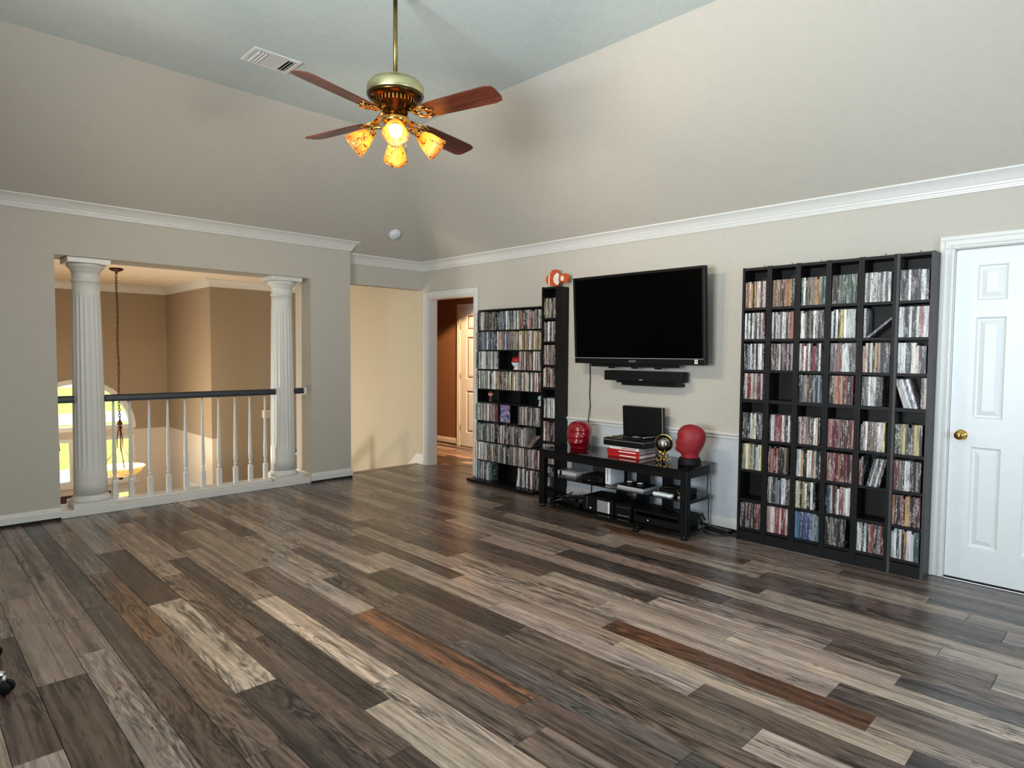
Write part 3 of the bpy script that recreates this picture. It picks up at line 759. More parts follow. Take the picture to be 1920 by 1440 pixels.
# ------------------------------------------------------------------ overlook: columns, railing, chandelier
def column(x, y, label):
    c = thing('column', label, 'column', (x, y, 0.058), 0)
    bx(-.150, .150, -.150, .150, 0, .045, bev=.004).build('plinth', 'trim', c)
    MB().lathe([(.148, .045), (.150, .055), (.148, .068), (.136, .076), (.130, .080), (.128, .09), (.125, .096)], 40).build('base_ring', 'trim', c)
    def fl(r, z, a):
        k = 1.0
        if .32 < z < 1.80: k = min(1, (z - .32) / .03, (1.80 - z) / .03)
        else: return r
        return r - .0095 * k * abs(math.sin(10 * a)) ** 0.7
    pr = [(.124, .096), (.1235, .20), (.123, .318), (.123, .325), (.1225, .36)]
    for i in range(1, 14):
        z = .36 + 1.40 * i / 13; tt = (z - .1) / 1.8
        pr.append((.1235 - .0225 * tt ** 1.5, z))
    pr += [(.1015, 1.797), (.1012, 1.81), (.1005, 1.90)]
    MB().lathe(pr, 120, rfun=fl).build('shaft', 'trim', c)
    MB().lathe([(.1005, 1.90), (.107, 1.904), (.109, 1.914), (.105, 1.922), (.101, 1.926), (.101, 1.985), (.106, 1.988), (.110, 1.998), (.112, 2.004), (.126, 2.018), (.138, 2.032), (.141, 2.046), (.136, 2.052)], 40).build('capital', 'trim', c)
    bx(-.155, .155, -.155, .155, 2.052, 2.096, bev=.006).build('abacus', 'trim', c)
    return c
CYY = 6.415
column(1.212, CYY, 'white fluted column with the tall window behind it, beside the railing')
column(2.930, CYY, 'white fluted column beside the blank beige wall end and far end of railing')
RY0 = 6.33
rl = thing('railing', 'white baluster railing with a dark handrail overlooking the foyer', 'railing', (2.07, RY0 + .05, 0))
oy = -(RY0 + .05); oxx = -2.07
def rp(mb, name, m_, **k): return mb.build(name, m_, rl, **k)
rp(MB().box(ox0 + .001 + oxx, ox1 - .001 + oxx, YL + .010 + oy, YL + .345 + oy, 0.001, .058, bev=.004), 'base_rail', 'trim')
rp(MB().box(1.37 + oxx, 2.775 + oxx, -.045, .045, .058, .082, bev=.005), 'shoe_rail', 'trim')
for x0, x1 in ((ox0 + .001, 1.10), (1.325, 2.825), (3.036, ox1 - .03)):
    mb = MB(); hp = [(-.032, .945), (.032, .945), (.034, .965), (.030, .992), (.018, 1.003), (-.018, 1.003), (-.030, .992), (-.034, .965)]
    n = len(hp); vs = [(x0 + oxx, a_, b_) for a_, b_ in hp] + [(x1 + oxx, a_, b_) for a_, b_ in hp]
    mb.add(vs, [tuple(range(n)), tuple(reversed(range(n, 2 * n)))] + [(i, (i + 1) % n, n + (i + 1) % n, n + i) for i in range(n)])
    rp(mb, 'handrail', 'charcoal')
rp(bx(ox1 - .03 + oxx, ox1 - .002 + oxx, -.045, .045, .935, 1.012, bev=.004), 'rail_plate', 'trim')
bal = MB()
bal.box(-.019, .019, -.019, .019, 0, .155)
bal.add([(-.019, -.019, .155), (.019, -.019, .155), (.019, .019, .155), (-.019, .019, .155), (-.009, -.009, .175), (.009, -.009, .175), (.009, .009, .175), (-.009, .009, .175)],
        [(0, 1, 5, 4), (1, 2, 6, 5), (2, 3, 7, 6), (3, 0, 4, 7), (4, 5, 6, 7)])
bal.lathe([(.011, .172), (.011, .180), (.016, .186), (.017, .194), (.012, .202), (.011, .208), (.016, .226), (.0185, .25), (.0175, .32), (.014, .50), (.0105, .70), (.0085, .864)], 12)
b0 = None
for x in (1.385, 1.512, 1.665, 1.818, 1.968, 2.12, 2.27, 2.425, 2.572, 2.726):
    if b0 is None: b0 = bal.build('baluster', 'trim', rl)
    else:
        b0 = b0.copy(); COL.objects.link(b0)
    b0.location = (x + oxx, 0, .082)
# chandelier
cx_, cy_ = 2.03, 9.05
chd = thing('chandelier', 'bronze chandelier with lit amber glass bowl hanging on a long chain in the foyer', 'chandelier', (cx_, cy_, FCZ))
MB().lathe([(0.0, 0), (.075, 0), (.075, -.02), (.05, -.035), (.015, -.045), (.012, -.07), (0, -.07)], 24).build('canopy', 'bronze', chd)
chn = MB()
z = -.075; k = 0
while z > -1.90:
    pts = []
    for i in range(8):
        a_ = 2 * PI * i / 8
        p = Vector((.011 * math.cos(a_), 0, .024 * math.sin(a_)))
        if k % 2: p = Vector((0, p.x, p.z))
        pts.append(p + Vector((.004 * math.sin(z * 9), 0, z - .02)))
    chn.tube(pts, .0042, 5, closed=True); z -= .036; k += 1
chn.build('chain', 'bronze', chd)
MB().lathe([(0, -1.88), (.02, -1.90), (.035, -1.93), (.012, -1.95), (.030, -1.97), (.018, -2.0), (.02, -2.02), (0, -2.03)], 16).build('hub', 'bronze', chd)
BZ = -2.46
for k in range(3):
    a_ = 2 * PI * k / 3 + .5
    d_ = Vector((math.cos(a_), math.sin(a_), 0))
    MB().tube([Vector((0, 0, -2.0)) + d_ * .015, Vector((0, 0, -2.12)) + d_ * .035, Vector((0, 0, -2.22)) + d_ * .03, Vector((0, 0, -2.32)) + d_ * .09, Vector((0, 0, BZ)) + d_ * .215], .007, 6).build('rod', 'bronze', chd)
MB().lathe([(.02, BZ - .13), (.10, BZ - .125), (.17, BZ - .105), (.23, BZ - .06), (.262, BZ - .02), (.272, BZ), (.268, BZ), (.255, BZ - .018), (.222, BZ - .052), (.165, BZ - .095), (.02, BZ - .12)], 40).build('bowl', 'bowl', chd)
MB().lathe([(.0, BZ - .17), (.02, BZ - .165), (.03, BZ - .145), (.02, BZ - .13), (0, BZ - .125)], 16).build('finial', 'bronze', chd)
for k in range(5):
    a_ = 2 * PI * k / 5 + .2
    MB().lathe([(0, -.028), (.016, -.02), (.026, 0), (.018, .022), (0, .03)], 14, T(.15 * math.cos(a_), .15 * math.sin(a_), BZ - .02)).build('bulb', 'bulb2', chd)
light('chandelier_lamp', 'POINT', (cx_, cy_, FCZ + BZ + .12), 74, (1.0, 0.80, 0.56), shadow_soft_size=.12)

# ------------------------------------------------------------------ outdoors seen through the entry windows
struct('ground_outside', bx(-60, 60, FY + .25, 90, -3.1, -2.95), 'grass')
struct('path_outside', MB().box(.2, 4.6, FY + .3, 21, -2.95, -2.93).box(-60, 60, 24, 27.5, -2.95, -2.93), 'concrete')
struct('street_outside', bx(-60, 60, 44, 52, -2.95, -2.93), 'asphalt')
tr_ = thing('tree', 'bare spreading tree standing on the lawn beyond the arched window', 'tree', (5.0, 33.0, -2.95))
trunk = MB(); rnd2 = random.Random(3)
def branch(p, d, l, r, n):
    q = p + d * l
    trunk.tube([p, p + d * l * .5 + Vector((rnd2.uniform(-.1, .1), rnd2.uniform(-.1, .1), 0)) * l * .3, q], [r, r * .8, r * .6], 5)
    if n == 0: return
    for _ in range(3 if n > 1 else 4):
        nd_ = (d + Vector((rnd2.uniform(-.9, .9), rnd2.uniform(-.9, .9), rnd2.uniform(-.1, .6)))).normalized()
        branch(q, nd_, l * .72, r * .6, n - 1)
branch(Vector((0, 0, 0)), Vector((0, 0, 1)), 1.7, .16, 4)
trunk.build('trunk', 'bark', tr_)

# ------------------------------------------------------------------ ceiling fan
FXc, FYc = 2.05, 3.03
fan = thing('ceiling_fan', 'brass ceiling fan with four wooden blades and four lit amber glass shades', 'ceiling fan', (FXc, FYc, ZF))
def fz(z): return z - ZF
MB().lathe([(0, 0), (.07, 0), (.066, -.02), (.045, -.045), (.02, -.05), (0, -.05)], 24).build('canopy', 'old_brass', fan)
MB().lathe([(.0125, -.045), (.0125, fz(2.915))], 16).build('downrod', 'old_brass', fan)
MB().lathe([(.02, fz(2.925)), (.024, fz(2.915)), (.024, fz(2.898)), (.018, fz(2.894))], 16).build('rod_collar', 'dark_brass', fan)
MB().lathe([(.012, fz(2.903)), (.06, fz(2.902)), (.115, fz(2.894)), (.138, fz(2.880)), (.145, fz(2.868)), (.152, fz(2.864)), (.157, fz(2.852)), (.158, fz(2.815)), (.155, fz(2.808))], 48).build('motor_housing', 'ceiling_lit_brass', fan)
MB().lathe([(.157, fz(2.810)), (.150, fz(2.795)), (.130, fz(2.782)), (.112, fz(2.776)), (.100, fz(2.766)), (.085, fz(2.742)), (.070, fz(2.730)), (.066, fz(2.700)), (.02, fz(2.698))], 48).build('vent_ring', 'dark_brass', fan)
fin = MB()
for k in range(36):
    a_ = 2 * PI * k / 36
    fin.box(.088, .122, -.0022, .0022, fz(2.755), fz(2.782), RZ(a_))
fin.build('vent_fins', 'brass', fan)
# blades
ZBL = 2.69
for k in range(4):
    ang = R(14 + 90 * k)
    pts = [(.21, -.052), (.26, -.060), (.50, -.068), (.63, -.070), (.668, -.060), (.680, -.035), (.680, .035), (.668, .060), (.63, .070), (.50, .068), (.26, .060), (.21, .052)]
    mm = T(0, 0, fz(ZBL)) @ RZ(ang) @ RX(R(-13))
    bl = MB().prism(pts, -.003, .003).build('blade', 'fan_wood', fan); bl.matrix_local = mm
    br = MB()
    br.tube([(.07, 0, .045), (.11, 0, .030), (.15, 0, -.004), (.19, 0, -.008)], [.014, .011, .010, .009], 8)
    for s in (-1, 1):
        br.tube([(.12, 0, .02), (.15, s * .03, 0), (.19, s * .048, -.008), (.24, s * .045, -.008)], .0065, 6)
        br.tube([(.15, 0, -.004), (.19, s * .022, -.008), (.235, s * .022, -.008), (.265, 0, -.008)], .0055, 6)
    for p in ((.20, -.03), (.20, .03), (.25, 0)):
        br.lathe([(0, -.014), (.007, -.012), (.008, -.008), (.008, -.003)], 10, T(p[0], p[1], 0))
    br.build('blade_bracket', 'brass', bl)
# light kit
MB().lathe([(.055, fz(2.70)), (.075, fz(2.688)), (.078, fz(2.668)), (.070, fz(2.655)), (.048, fz(2.645)), (.056, fz(2.628)), (.050, fz(2.600)), (.03, fz(2.582)), (.012, fz(2.574)), (0, fz(2.570))], 32).build('light_fitter', 'brass', fan)
def ruffle(r, z, a):
    k = max(0, (z - .055) / .06)
    return r * (1 + .07 * k * math.cos(4 * a + .6))
for k, ad in enumerate((-124, -36, 56, 140)):
    a_ = R(ad); d_ = Vector((math.cos(a_), math.sin(a_), 0))
    arm = MB().tube([d_ * .05 + Vector((0, 0, fz(2.615))), d_ * .085 + Vector((0, 0, fz(2.638))), d_ * .115 + Vector((0, 0, fz(2.630))), d_ * .132 + Vector((0, 0, fz(2.607)))], .009, 8).build('lamp_arm', 'brass', fan)
    tilt = R(129)
    mm = T(d_.x * .128, d_.y * .128, fz(2.610)) @ RZ(a_) @ RY(tilt) @ Matrix.Scale(1.13, 4)
    MB().lathe([(.014, -.012), (.022, -.008), (.024, .012), (.022, .02)], 16, mm).build('socket', 'brass', arm)
    MB().lathe([(.022, .012), (.030, .02), (.042, .045), (.050, .075), (.054, .10), (.060, .122), (.058, .122), (.052, .10), (.048, .075), (.040, .047), (.028, .024), (.020, .018)], 40, mm, rfun=ruffle, cap=False).build('lamp_shade', 'shade', arm)
    MB().lathe([(.012, .015), (.013, .035), (.022, .05), (.030, .07), (.030, .082), (.022, .098), (.010, .106), (0, .108)], 20, mm).build('bulb', 'bulb', arm)
    wp = mm @ Vector((0, 0, .135))
    fl_ = light('fan_lamp', 'SPOT', (FXc + wp.x, FYc + wp.y, ZF + wp.z), 38, (1.0, 0.85, 0.65), shadow_soft_size=.03, spot_size=R(172), spot_blend=.6)
    aim(fl_, (FXc + wp.x + d_.x, FYc + wp.y + d_.y, ZF + wp.z - .62))
MB().tube([(.055, -.02, fz(2.64)), (.056, -.02, fz(2.50))], .0014, 5).build('pull_chain', 'brass', fan)

# ------------------------------------------------------------------ vent, smoke alarm
vt = thing('air_vent', 'white rectangular louvred air vent in the flat ceiling near the fan', 'vent', (1.965, 4.425, ZF))
fr = MB(); vx, vy = .165, .125
for (x0, x1, y0, y1) in ((-vx, vx, -vy, -vy + .028), (-vx, vx, vy - .028, vy), (-vx, -vx + .028, -vy + .028, vy - .028), (vx - .028, vx, -vy + .028, vy - .028)):
    fr.box(x0, x1, y0, y1, -.012, -.0005, bev=.003)
fr.build('frame', 'trim', vt)
bx(-vx + .02, vx - .02, -vy + .02, vy - .02, -.002, -.0005).build('duct_shade', 'dark_gap', vt)  # thin dark sheet, its colour stands for the shade inside the vent
bx(-.075, .075, -vy + .028, vy - .028, -.010, -.007).build('plate', 'trim', vt)
for k in (0, 1, 2, 9, 10, 11):
    x = -vx + .042 + k * .0222
    tl = R(38 if k < 3 else -38)
    MB().box(-.012, .012, -vy + .028, vy - .028, -.001, .001, T(x, 0, -.010) @ RY(tl)).build('slat', 'trim', vt)
n_ = Vector((0, -SLL, -1)).normalized()
sx, sy_, sz = 4.05, 6.01, 0
sz = ZF - SLL * (sy_ - YC)
sm_ = thing('smoke_alarm', 'small round white smoke alarm on the sloped ceiling above the stairs', 'smoke alarm', (sx, sy_, sz))
sm_.rotation_euler = n_.to_track_quat('Z', 'Y').to_euler()
MB().lathe([(0, 0), (.068, 0), (.068, .012), (.060, .016)], 32).build('base', 'white_pl', sm_)
MB().lathe([(.062, .014), (.064, .028), (.056, .036), (0, .038)], 32).build('cover', 'white_pl', sm_)
MB().lathe([(.006, .037), (.006, .040), (0, .040)], 10, T(.03, 0, 0)).build('button', 'grey_pl', sm_)

# ------------------------------------------------------------------ disc cases
CPAL = {
    'd': [(26, 26, 30), (34, 30, 32), (44, 38, 36), (22, 26, 34), (50, 42, 40)],
    'w': [(226, 222, 214), (212, 208, 204), (234, 230, 226), (198, 194, 188)],
    'g': [(96, 94, 92), (74, 72, 76), (124, 117, 110), (60, 60, 66)],
    'r': [(140, 34, 38), (164, 58, 52), (112, 26, 34), (176, 88, 80)],
    'o': [(184, 96, 44), (206, 150, 70), (160, 88, 50)],
    'y': [(206, 180, 72), (220, 204, 130)],
    'b': [(44, 66, 120), (70, 120, 160), (30, 40, 84), (110, 150, 180)],
    't': [(40, 96, 100), (60, 110, 84), (34, 70, 66)],
    'n': [(84, 62, 50), (130, 108, 88), (64, 48, 40)],
    'p': [(206, 178, 170), (164, 134, 134), (200, 186, 174)],
}
CNAME = {'d': 'black', 'w': 'white', 'g': 'grey', 'r': 'red', 'o': 'orange', 'y': 'yellow', 'b': 'blue', 't': 'teal', 'n': 'brown', 'p': 'pale pink'}
rc = random.Random(21)
def pick(keys): 
    k = rc.choice(keys); c = rc.choice(CPAL[k])
    g_ = sum(c) / 3; f_ = .62 if k in 'royb' else .72; c = tuple(g_ + (v - g_) * f_ for v in c)
    j_ = rc.uniform(.85, 1.08)
    return k, lin(tuple(max(0, min(255, v * j_ * rc.uniform(.975, 1.025))) for v in c))
ORD = ['first', 'second', 'third', 'fourth', 'fifth', 'sixth', 'seventh', 'eighth', 'ninth', 'tenth', 'eleventh', 'twelfth', 'thirteenth', 'fourteenth']
STUFF = MB()
CASES = []   # list of dicts for the big bookcase
def case_box(mb, col, w, h, d, mtx):
    """a keep case standing on its end: x = depth from spine back, y = thickness, z = height"""
    mb.box(0, d, -w / 2, w / 2, 0, h, mtx, bev=0, col=col)

SHZ = [1.734, 1.505, 1.280, 1.062, .768, .538, .316, .100]
BXF = 4.53
YB = [2.184 - .2018 * k for k in range(7)]
def bookcase(y_hi, y_lo, label, side='black_brown', name='bookcase', shz=SHZ, group=None):
    w = y_hi - y_lo; yc = (y_hi + y_lo) / 2
    b = thing(name, label, 'bookcase', (BXF, yc, 0), 0, group)
    D_ = XW - BXF - .003; hw = w / 2 - .0006; t = .0165; H = 2.028
    bx(0, D_, hw - t, hw, 0, H).build('side_panel', side, b); bx(0, D_, -hw, -hw + t, 0, H).build('side_panel', side, b)
    bx(.001, D_, -hw + t, hw - t, H - .022, H - .003).build('top', 'black_brown', b)
    bx(D_ - .004, D_, -hw + t, hw - t, .02, H - .022).build('back_panel', 'black_brown', b)
    bx(.006, .018, -hw + t, hw - t, 0.0, .075).build('kick_board', 'black_brown', b)
    for i, z in enumerate(shz):
        th = .018 if i != 3 else .024
        bx(.004, D_ - .004, -hw + t, hw - t, z - th, z).build('shelf', 'black_brown', b)
    return b
CELLS = [  # columns left to right, rows top to bottom: palette letters, '' empty, '*' special
    ['pwrod', 'wgndr', 'dgwb', 'rpgr', 'dywg', 'wgyt', '', 'wdrgy'],
    ['wnodt', 'nrwg', 'wndp', '', 'wrgd', 'drdn', 'wbdg', 'wprw'],
    ['wtgob', 'wdgd', 'rwgd', 'dgob', 'wrnp', 'wdow', 'dnyw', 'wbgb'],
    ['dntg', 'wdwy', 'wdgr', 'dror', 'rdr', 'dnor', 'wdrb', 'dgdw'],
    ['wpwg', '*1', 'dpgo', 'wdgp', 'dyngw', '*2', '', 'dwrg'],
    ['wdgd', 'wrwd', '*3', '*4', 'dryd', 'wdgr', 'wdro', 'dtowg'],
]
NTH = ['nearest the white door', 'second from the white door', 'third from the white door', 'fourth from the white door', 'fifth from the white door', 'farthest from the white door']
for c in range(6):
    bc = bookcase(YB[c], YB[c + 1], 'narrow black bookcase full of disc cases, %s' % NTH[5 - c], side=('black_brown' if c < 5 else 'black_brown_lit'), group='row of narrow black bookcases')
    yh, yl_ = YB[c] - .0185, YB[c + 1] + .0185
    for r_ in range(8):
        key = CELLS[c][r_]; z = SHZ[r_] + .0004
        if not key: continue
        seq = []
        if key == '*1':
            seq = [('w', .014, 0), ('lean', .014, 62)]
        elif key == '*2':
            seq = [('r', .0145, 0), ('d', .0145, 0)] + [(q, .0145, 13) for q in 'gtwbwd']
        elif key == '*3':
            seq = [(q, .0145, 0) for q in 'wwwtd'] + [('w', .026, 0), ('p', .0145, 0), ('D', .040, 0)]
        elif key == '*4':
            seq = [(q, .0145, -17) for q in 'wpwbw'] + [('end', 0, 0)] + [('d', .0145, 0), ('p', .0145, 0)]
        else:
            y = 0
            wid = rc.choice((.0138, .0142, .0148))
            lim = (yh - yl_) - rc.choice((0.002, .003, .012))
            if c == 4 and r_ == 3: lim -= .02
            while y + wid < lim:
                ww = wid if rc.random() > .08 else wid * 1.75
                if y + ww > lim: break
                seq.append((key, ww, 0)); y += ww
        y = yh - .0006
        if key == '*4': y = yh - .057
        idx = 0
        for (k, ww, lean) in seq:
            if k == 'end': y = yl_ + .0305; continue
            if k == 'D': kk, col = 'd', lin((14, 14, 16))
            elif k == 'lean': kk, col = 'g', lin((90, 88, 90))
            else: kk, col = pick(k)
            h = .190 if rc.random() > .15 else rc.choice((.172, .180, .186))
            if k == 'D': h = .17
            dep = rc.uniform(.004, .012)
            a_ = R(lean)
            if lean == 0:
                mtx = T(BXF + .006 + dep, y - ww / 2, z); y -= ww + .00025
            elif lean == 62:
                mtx = T(BXF + .012, y - .0005, z + .0005) @ RX(R(48)) @ T(0, -ww / 2, 0)
            elif lean > 0:   # tops lean to the right (towards smaller y)
                mtx = T(BXF + .006 + dep, y, z) @ RX(a_) @ T(0, -ww / 2, 0); y -= ww / math.cos(a_) + .0004
                if idx == 2: mtx = T(BXF + .006 + dep, y, z) @ RX(a_) @ T(0, -ww / 2, 0); y -= .001
            else:            # tops lean to the left
                mtx = T(BXF + .006 + dep, y, z) @ RX(a_) @ T(0, ww / 2, 0); y -= ww / math.cos(a_) + .0004
            CASES.append(dict(c=c, r=r_, i=idx, kk=kk, col=col, w=ww, h=h, m=mtx, lean=lean)); idx += 1
ROWN = ['top shelf', 'second shelf down', 'third shelf down', 'fourth shelf down', 'fifth shelf down', 'sixth shelf down', 'seventh shelf down', 'bottom shelf']
CN = ['bookcase by the door', 'second bookcase from door', 'third bookcase from door', 'fourth bookcase from door', 'fifth bookcase from door', 'last bookcase from door']
CASES.sort(key=lambda q: (-q['c'], q['r'], q['i']))
NIND = 300
for n_i, q in enumerate(CASES):
    if n_i < NIND:
        mb = MB(); case_box(mb, q['col'], q['w'] - .0004, q['h'], .135, None)
        o = mb.build('disc_case', 'case', tone=True); o.matrix_world = q['m']
        adj = 'leaning ' if q['lean'] else ''
        tag(o, '%s%s disc case, %s from left on %s, %s' % (adj, CNAME[q['kk']], ORD[q['i']], ROWN[q['r']], CN[5 - q['c']]), 'disc case', 'disc cases in the row of black bookcases')
    else:
        case_box(STUFF, q['col'], q['w'] - .0004, q['h'], .135, q['m'])
# small wall hooks above the bookcases
for k, c in enumerate((0, 1, 2, 4, 5)):
    hk = MB().tube([(0, 0, 0), (-.004, 0, .012), (-.002, .002, .022), (0, .004, .026)], .0016, 5)
    o = hk.build('wall_hook', 'dark_brass', loc=(XW - .004, (YB[c] + YB[c + 1]) / 2 + .01, 2.035))
    tag(o, 'tiny metal anchor clip on the wall above the %s' % ['bookcase farthest from the white door', 'fifth bookcase from the door', 'fourth bookcase from the door', 'second bookcase from the door', 'bookcase nearest the white door'][k], 'wall clip', 'anchor clips above the bookcases')

# tall rack by the television
TZ = [1.730, 1.505, 1.280, 1.064, .766, .540, .318, .100]
tall = bookcase(4.212, 4.012, 'tall narrow black bookcase between the wide disc rack and the television', name='bookcase', shz=TZ)
for r_, key in enumerate(['gpywd', 'pdwg', 'gpwn', 'rpwd', 'gwtw', 'rdpw', 'wpd', 'wdgb']):
    y = 4.212 - .022
    while y - .0145 > 4.012 + .02:
        kk, col = pick(key); ww = .0145
        case_box(STUFF, col, ww - .0004, .19 if rc.random() > .2 else .178, .135, T(BXF + .008 + rc.uniform(0, .008), y - ww / 2, TZ[r_] + .0004)); y -= ww + .0003

# wide rack
WZ = [1.631, 1.423, 1.219, 1.009, .866, .666, .446, .238, .030]
WY0, WY1, WXF = 4.228, 5.175, 4.56
wrk = thing('disc_rack', 'wide black open sided rack packed with disc cases beside the doorway', 'rack', (WXF, (WY0 + WY1) / 2, 0))
hw = (WY1 - WY0) / 2; D_ = XW - WXF - .003
bx(0, D_, -hw, hw, 1.834, 1.850).build('top', 'black', wrk)
bx(D_ - .006, D_, -hw, hw + .030, .03, 1.834).build('back_panel', 'black_matte', wrk)
bx(.022, D_, hw + .024, hw + .030, .03, 1.834).build('side_panel', 'black_matte', wrk)
for i, z in enumerate(WZ[:-1]):
    bx(0, D_ - .006, -hw, hw, z - .012, z).build('shelf', 'black', wrk)
bx(-.115, D_, -hw + .008, hw + .05, 0.004, .030, bev=.003).build('base', 'black', wrk)
for yy in (-hw / 3, hw / 3):
    bx(.012, D_ - .006, yy - .005, yy + .005, .03, 1.834).build('divider', 'black', wrk)
WK = [['dgndwg', 'dwbgt', 'rpngd'], ['gwbbg', 'rogwb', 'ngwoyw'], ['wgtwb', None, 'wprgd'], ['pwgbtd', 'nwgoyg', 'wndrw'], [None, None, None], ['prgwbt', '*', 'wgpdgn'], ['twgpbd', 'dgpwn', 'wgw'], ['gwndbw', 'gdwbg', 'wpgdnr'], ['wbtwnb', '', 'wtdprgn']]
for r_ in range(9):
    z = WZ[r_] + .0004
    for c in range(3):
        key = WK[r_][c]
        ya = hw - c * 2 * hw / 3 - .0055; yb_ = hw - (c + 1) * 2 * hw / 3 + .0055
        if c == 0: ya = hw + .022 if r_ != 4 else hw
        if not key or key == '*': continue
        y = ya
        lim = yb_ + .001
        if r_ == 6 and c == 2: lim = yb_ + .17
        if r_ == 2 and c == 0: lim = yb_ + .01
        if r_ == 8 and c == 0: lim = yb_ + .05
        while y - .0145 > lim:
            kk, col = pick(key); ww = .0145 if rc.random() > .1 else .022
            if y - ww < lim: break
            lo_ = z
            h = rc.choice((.19, .19, .19, .186, .172)) if r_ not in (4,) else .13
            h = min(h, (1.834 if r_ == 0 else WZ[r_ - 1] - .012) - z - .004)
            case_box(STUFF, col, ww - .0004, h, .130, T(WXF - .018 + rc.uniform(0, .008), (y - ww / 2) + (WY0 + WY1) / 2, lo_)); y -= ww + .0003
# leaning ones in the rack
yc_ = (WY0 + WY1) / 2
for k in range(3):
    case_box(STUFF, pick('nrg')[1], .0138, .17, .13, T(WXF - .012, WY0 + .175 - k * .020, WZ[6] + .001) @ RX(R(45)))
case_box(STUFF, pick('w')[1], .0138, .19, .13, T(WXF - .012, yc_ - hw + 2 * hw / 3 - .05 + .06, WZ[8] + .001) @ RX(R(9)))
so = STUFF.build('disc_cases', 'case', tone=True)
so['kind'] = 'stuff'; tag(so, 'remaining disc cases packed on the wide rack and the farther black bookcases', 'disc cases')
# blue cover turned to the front, ball, figures
o = bx(0, .015, -.068, .068, 0, .18).build('disc_case', 'cover', loc=(WXF + .02, 4.772, WZ[5] + .0005))
tag(o, 'blue disc case turned cover forward in the middle of the wide rack', 'disc case')
bl = thing('ball_bowl', 'red topped white round ornament on a foot in the wide disc rack', 'ornament', (WXF + .055, 4.63, WZ[2]))
MB().lathe([(0, .0), (.034, 0), (.036, .008), (.026, .016), (.030, .03), (.048, .048), (.057, .068), (.058, .076)], 28).build('bowl', 'white_pl', bl)
MB().lathe([(.058, .077), (.057, .095), (.048, .118), (.032, .132), (.0, .14)], 28).build('lid', 'vinyl_red', bl)
MB().lathe([(.0585, .0745), (.0592, .077), (.0585, .0795)], 28, cap=False).build('band', 'black_matte', bl)
f1 = thing('figurine', 'tiny brown and tan figurine on the short shelf of the wide rack', 'figurine', (WXF + .05, 5.02, WZ[4]))
MB().lathe([(0, 0), (.022, 0), (.02, .01), (.012, .03), (.016, .05), (.010, .06), (0, .062)], 16).build('body', 'brownfig', f1)
MB().lathe([(0, .055), (.022, .062), (.03, .08), (.026, .098), (.012, .106), (0, .108)], 18).build('head', 'skin', f1)
MB().lathe([(.027, .094), (.026, .104), (.014, .113), (0, .115)], 18).build('hair', 'brownfig', f1)
f2 = thing('figurine', 'tiny pale blue and grey figurine at the right end of the wide rack', 'figurine', (WXF + .05, 4.29, WZ[4]))
MB().lathe([(0, 0), (.024, 0), (.022, .012), (.014, .02), (.016, .04), (.012, .052), (0, .054)], 16).build('body', 'grey_pl', f2)
MB().lathe([(0, .05), (.022, .056), (.03, .076), (.024, .096), (.010, .104), (0, .105)], 18).build('head', 'bluefig', f2)

# fish on the tall bookcase
fs_ = thing('fish_ornament', 'orange and white banded wooden fish standing on the tall narrow bookcase', 'fish ornament', (4.61, 4.105, 2.0285), 0)
def disc(poly, x0, x1): 
    return MB().prism([(a_, b_) for a_, b_ in poly], x0, x1, Matrix(((0, 0, 1, 0), (1, 0, 0, 0), (0, 1, 0, 0), (0, 0, 0, 1))))
def ell(cx, cz, rx, rz, n=20, a0=0, a1=2 * PI): return [(cx + rx * math.cos(a0 + (a1 - a0) * k / n), cz + rz * math.sin(a0 + (a1 - a0) * k / n)) for k in range(n)]
# y runs to the left in the picture for +y
disc(ell(.015, .078, .105, .066, 28), -.012, .012).build('body', 'orange', fs_)
disc([(.06, .135), (.045, .165), (.0, .170), (-.035, .155), (-.03, .132), (.02, .14)], -.008, .008).build('dorsal_fin', 'orange', fs_)
disc(ell(-.125, .076, .042, .045, 18), -.009, .009).build('tail', 'orange', fs_)
disc(ell(-.092, .076, .020, .026, 14), -.013, .013).build('tail_band', 'white_paint', fs_)
disc([(.066, .020), (.080, .03), (.084, .078), (.080, .12), (.066, .132), (.070, .076)], -.0135, .0135).build('head_band', 'white_paint', fs_)
disc([(.022, .076), (.008, .112), (-.026, .135), (-.052, .122), (-.046, .076), (-.052, .030), (-.030, .016), (.006, .040)], -.0135, .0135).build('body_band', 'white_paint', fs_)
disc([(.03, .02), (.01, .0005), (-.03, .0005), (-.045, .026), (0, .035)], -.01, .01).build('pelvic_fin', 'orange', fs_)

# ------------------------------------------------------------------ television, soundbar
tv = thing('television', 'large black flat television mounted on the wall above the black stand', 'television', (4.497, 3.106, 1.303), 0)
tv.rotation_euler = (0, -R(3.4), 0)
TW, TH = 1.302, .768
bx(.012, .055, -TW / 2, TW / 2, 0, TH, bev=.006).build('body', 'black_matte', tv)
fz_ = MB()
for (y0, y1, z0, z1) in ((-TW / 2, TW / 2, TH - .022, TH), (-TW / 2, -TW / 2 + .022, .052, TH - .022), (TW / 2 - .022, TW / 2, .052, TH - .022), (-TW / 2, TW / 2, 0, .048)):
    fz_.box(0, .016, y0, y1, z0, z1, bev=.003)
fz_.build('bezel', 'black', tv)
bx(.006, .014, -TW / 2 + .02, TW / 2 - .02, .046, TH - .02).build('screen', 'screen', tv)
bx(-.0015, .004, -TW / 2 + .01, TW / 2 - .01, .0475, .0520).build('trim_strip', 'silver', tv)
bx(.02, .05, -.40, .48, -.028, .0).build('lower_bar', 'black_matte', tv)
for y in (.26, .02, -.21): bx(.022, .045, y - .03, y + .03, -.042, -.026, bev=.004).build('foot_lug', 'black_matte', tv)
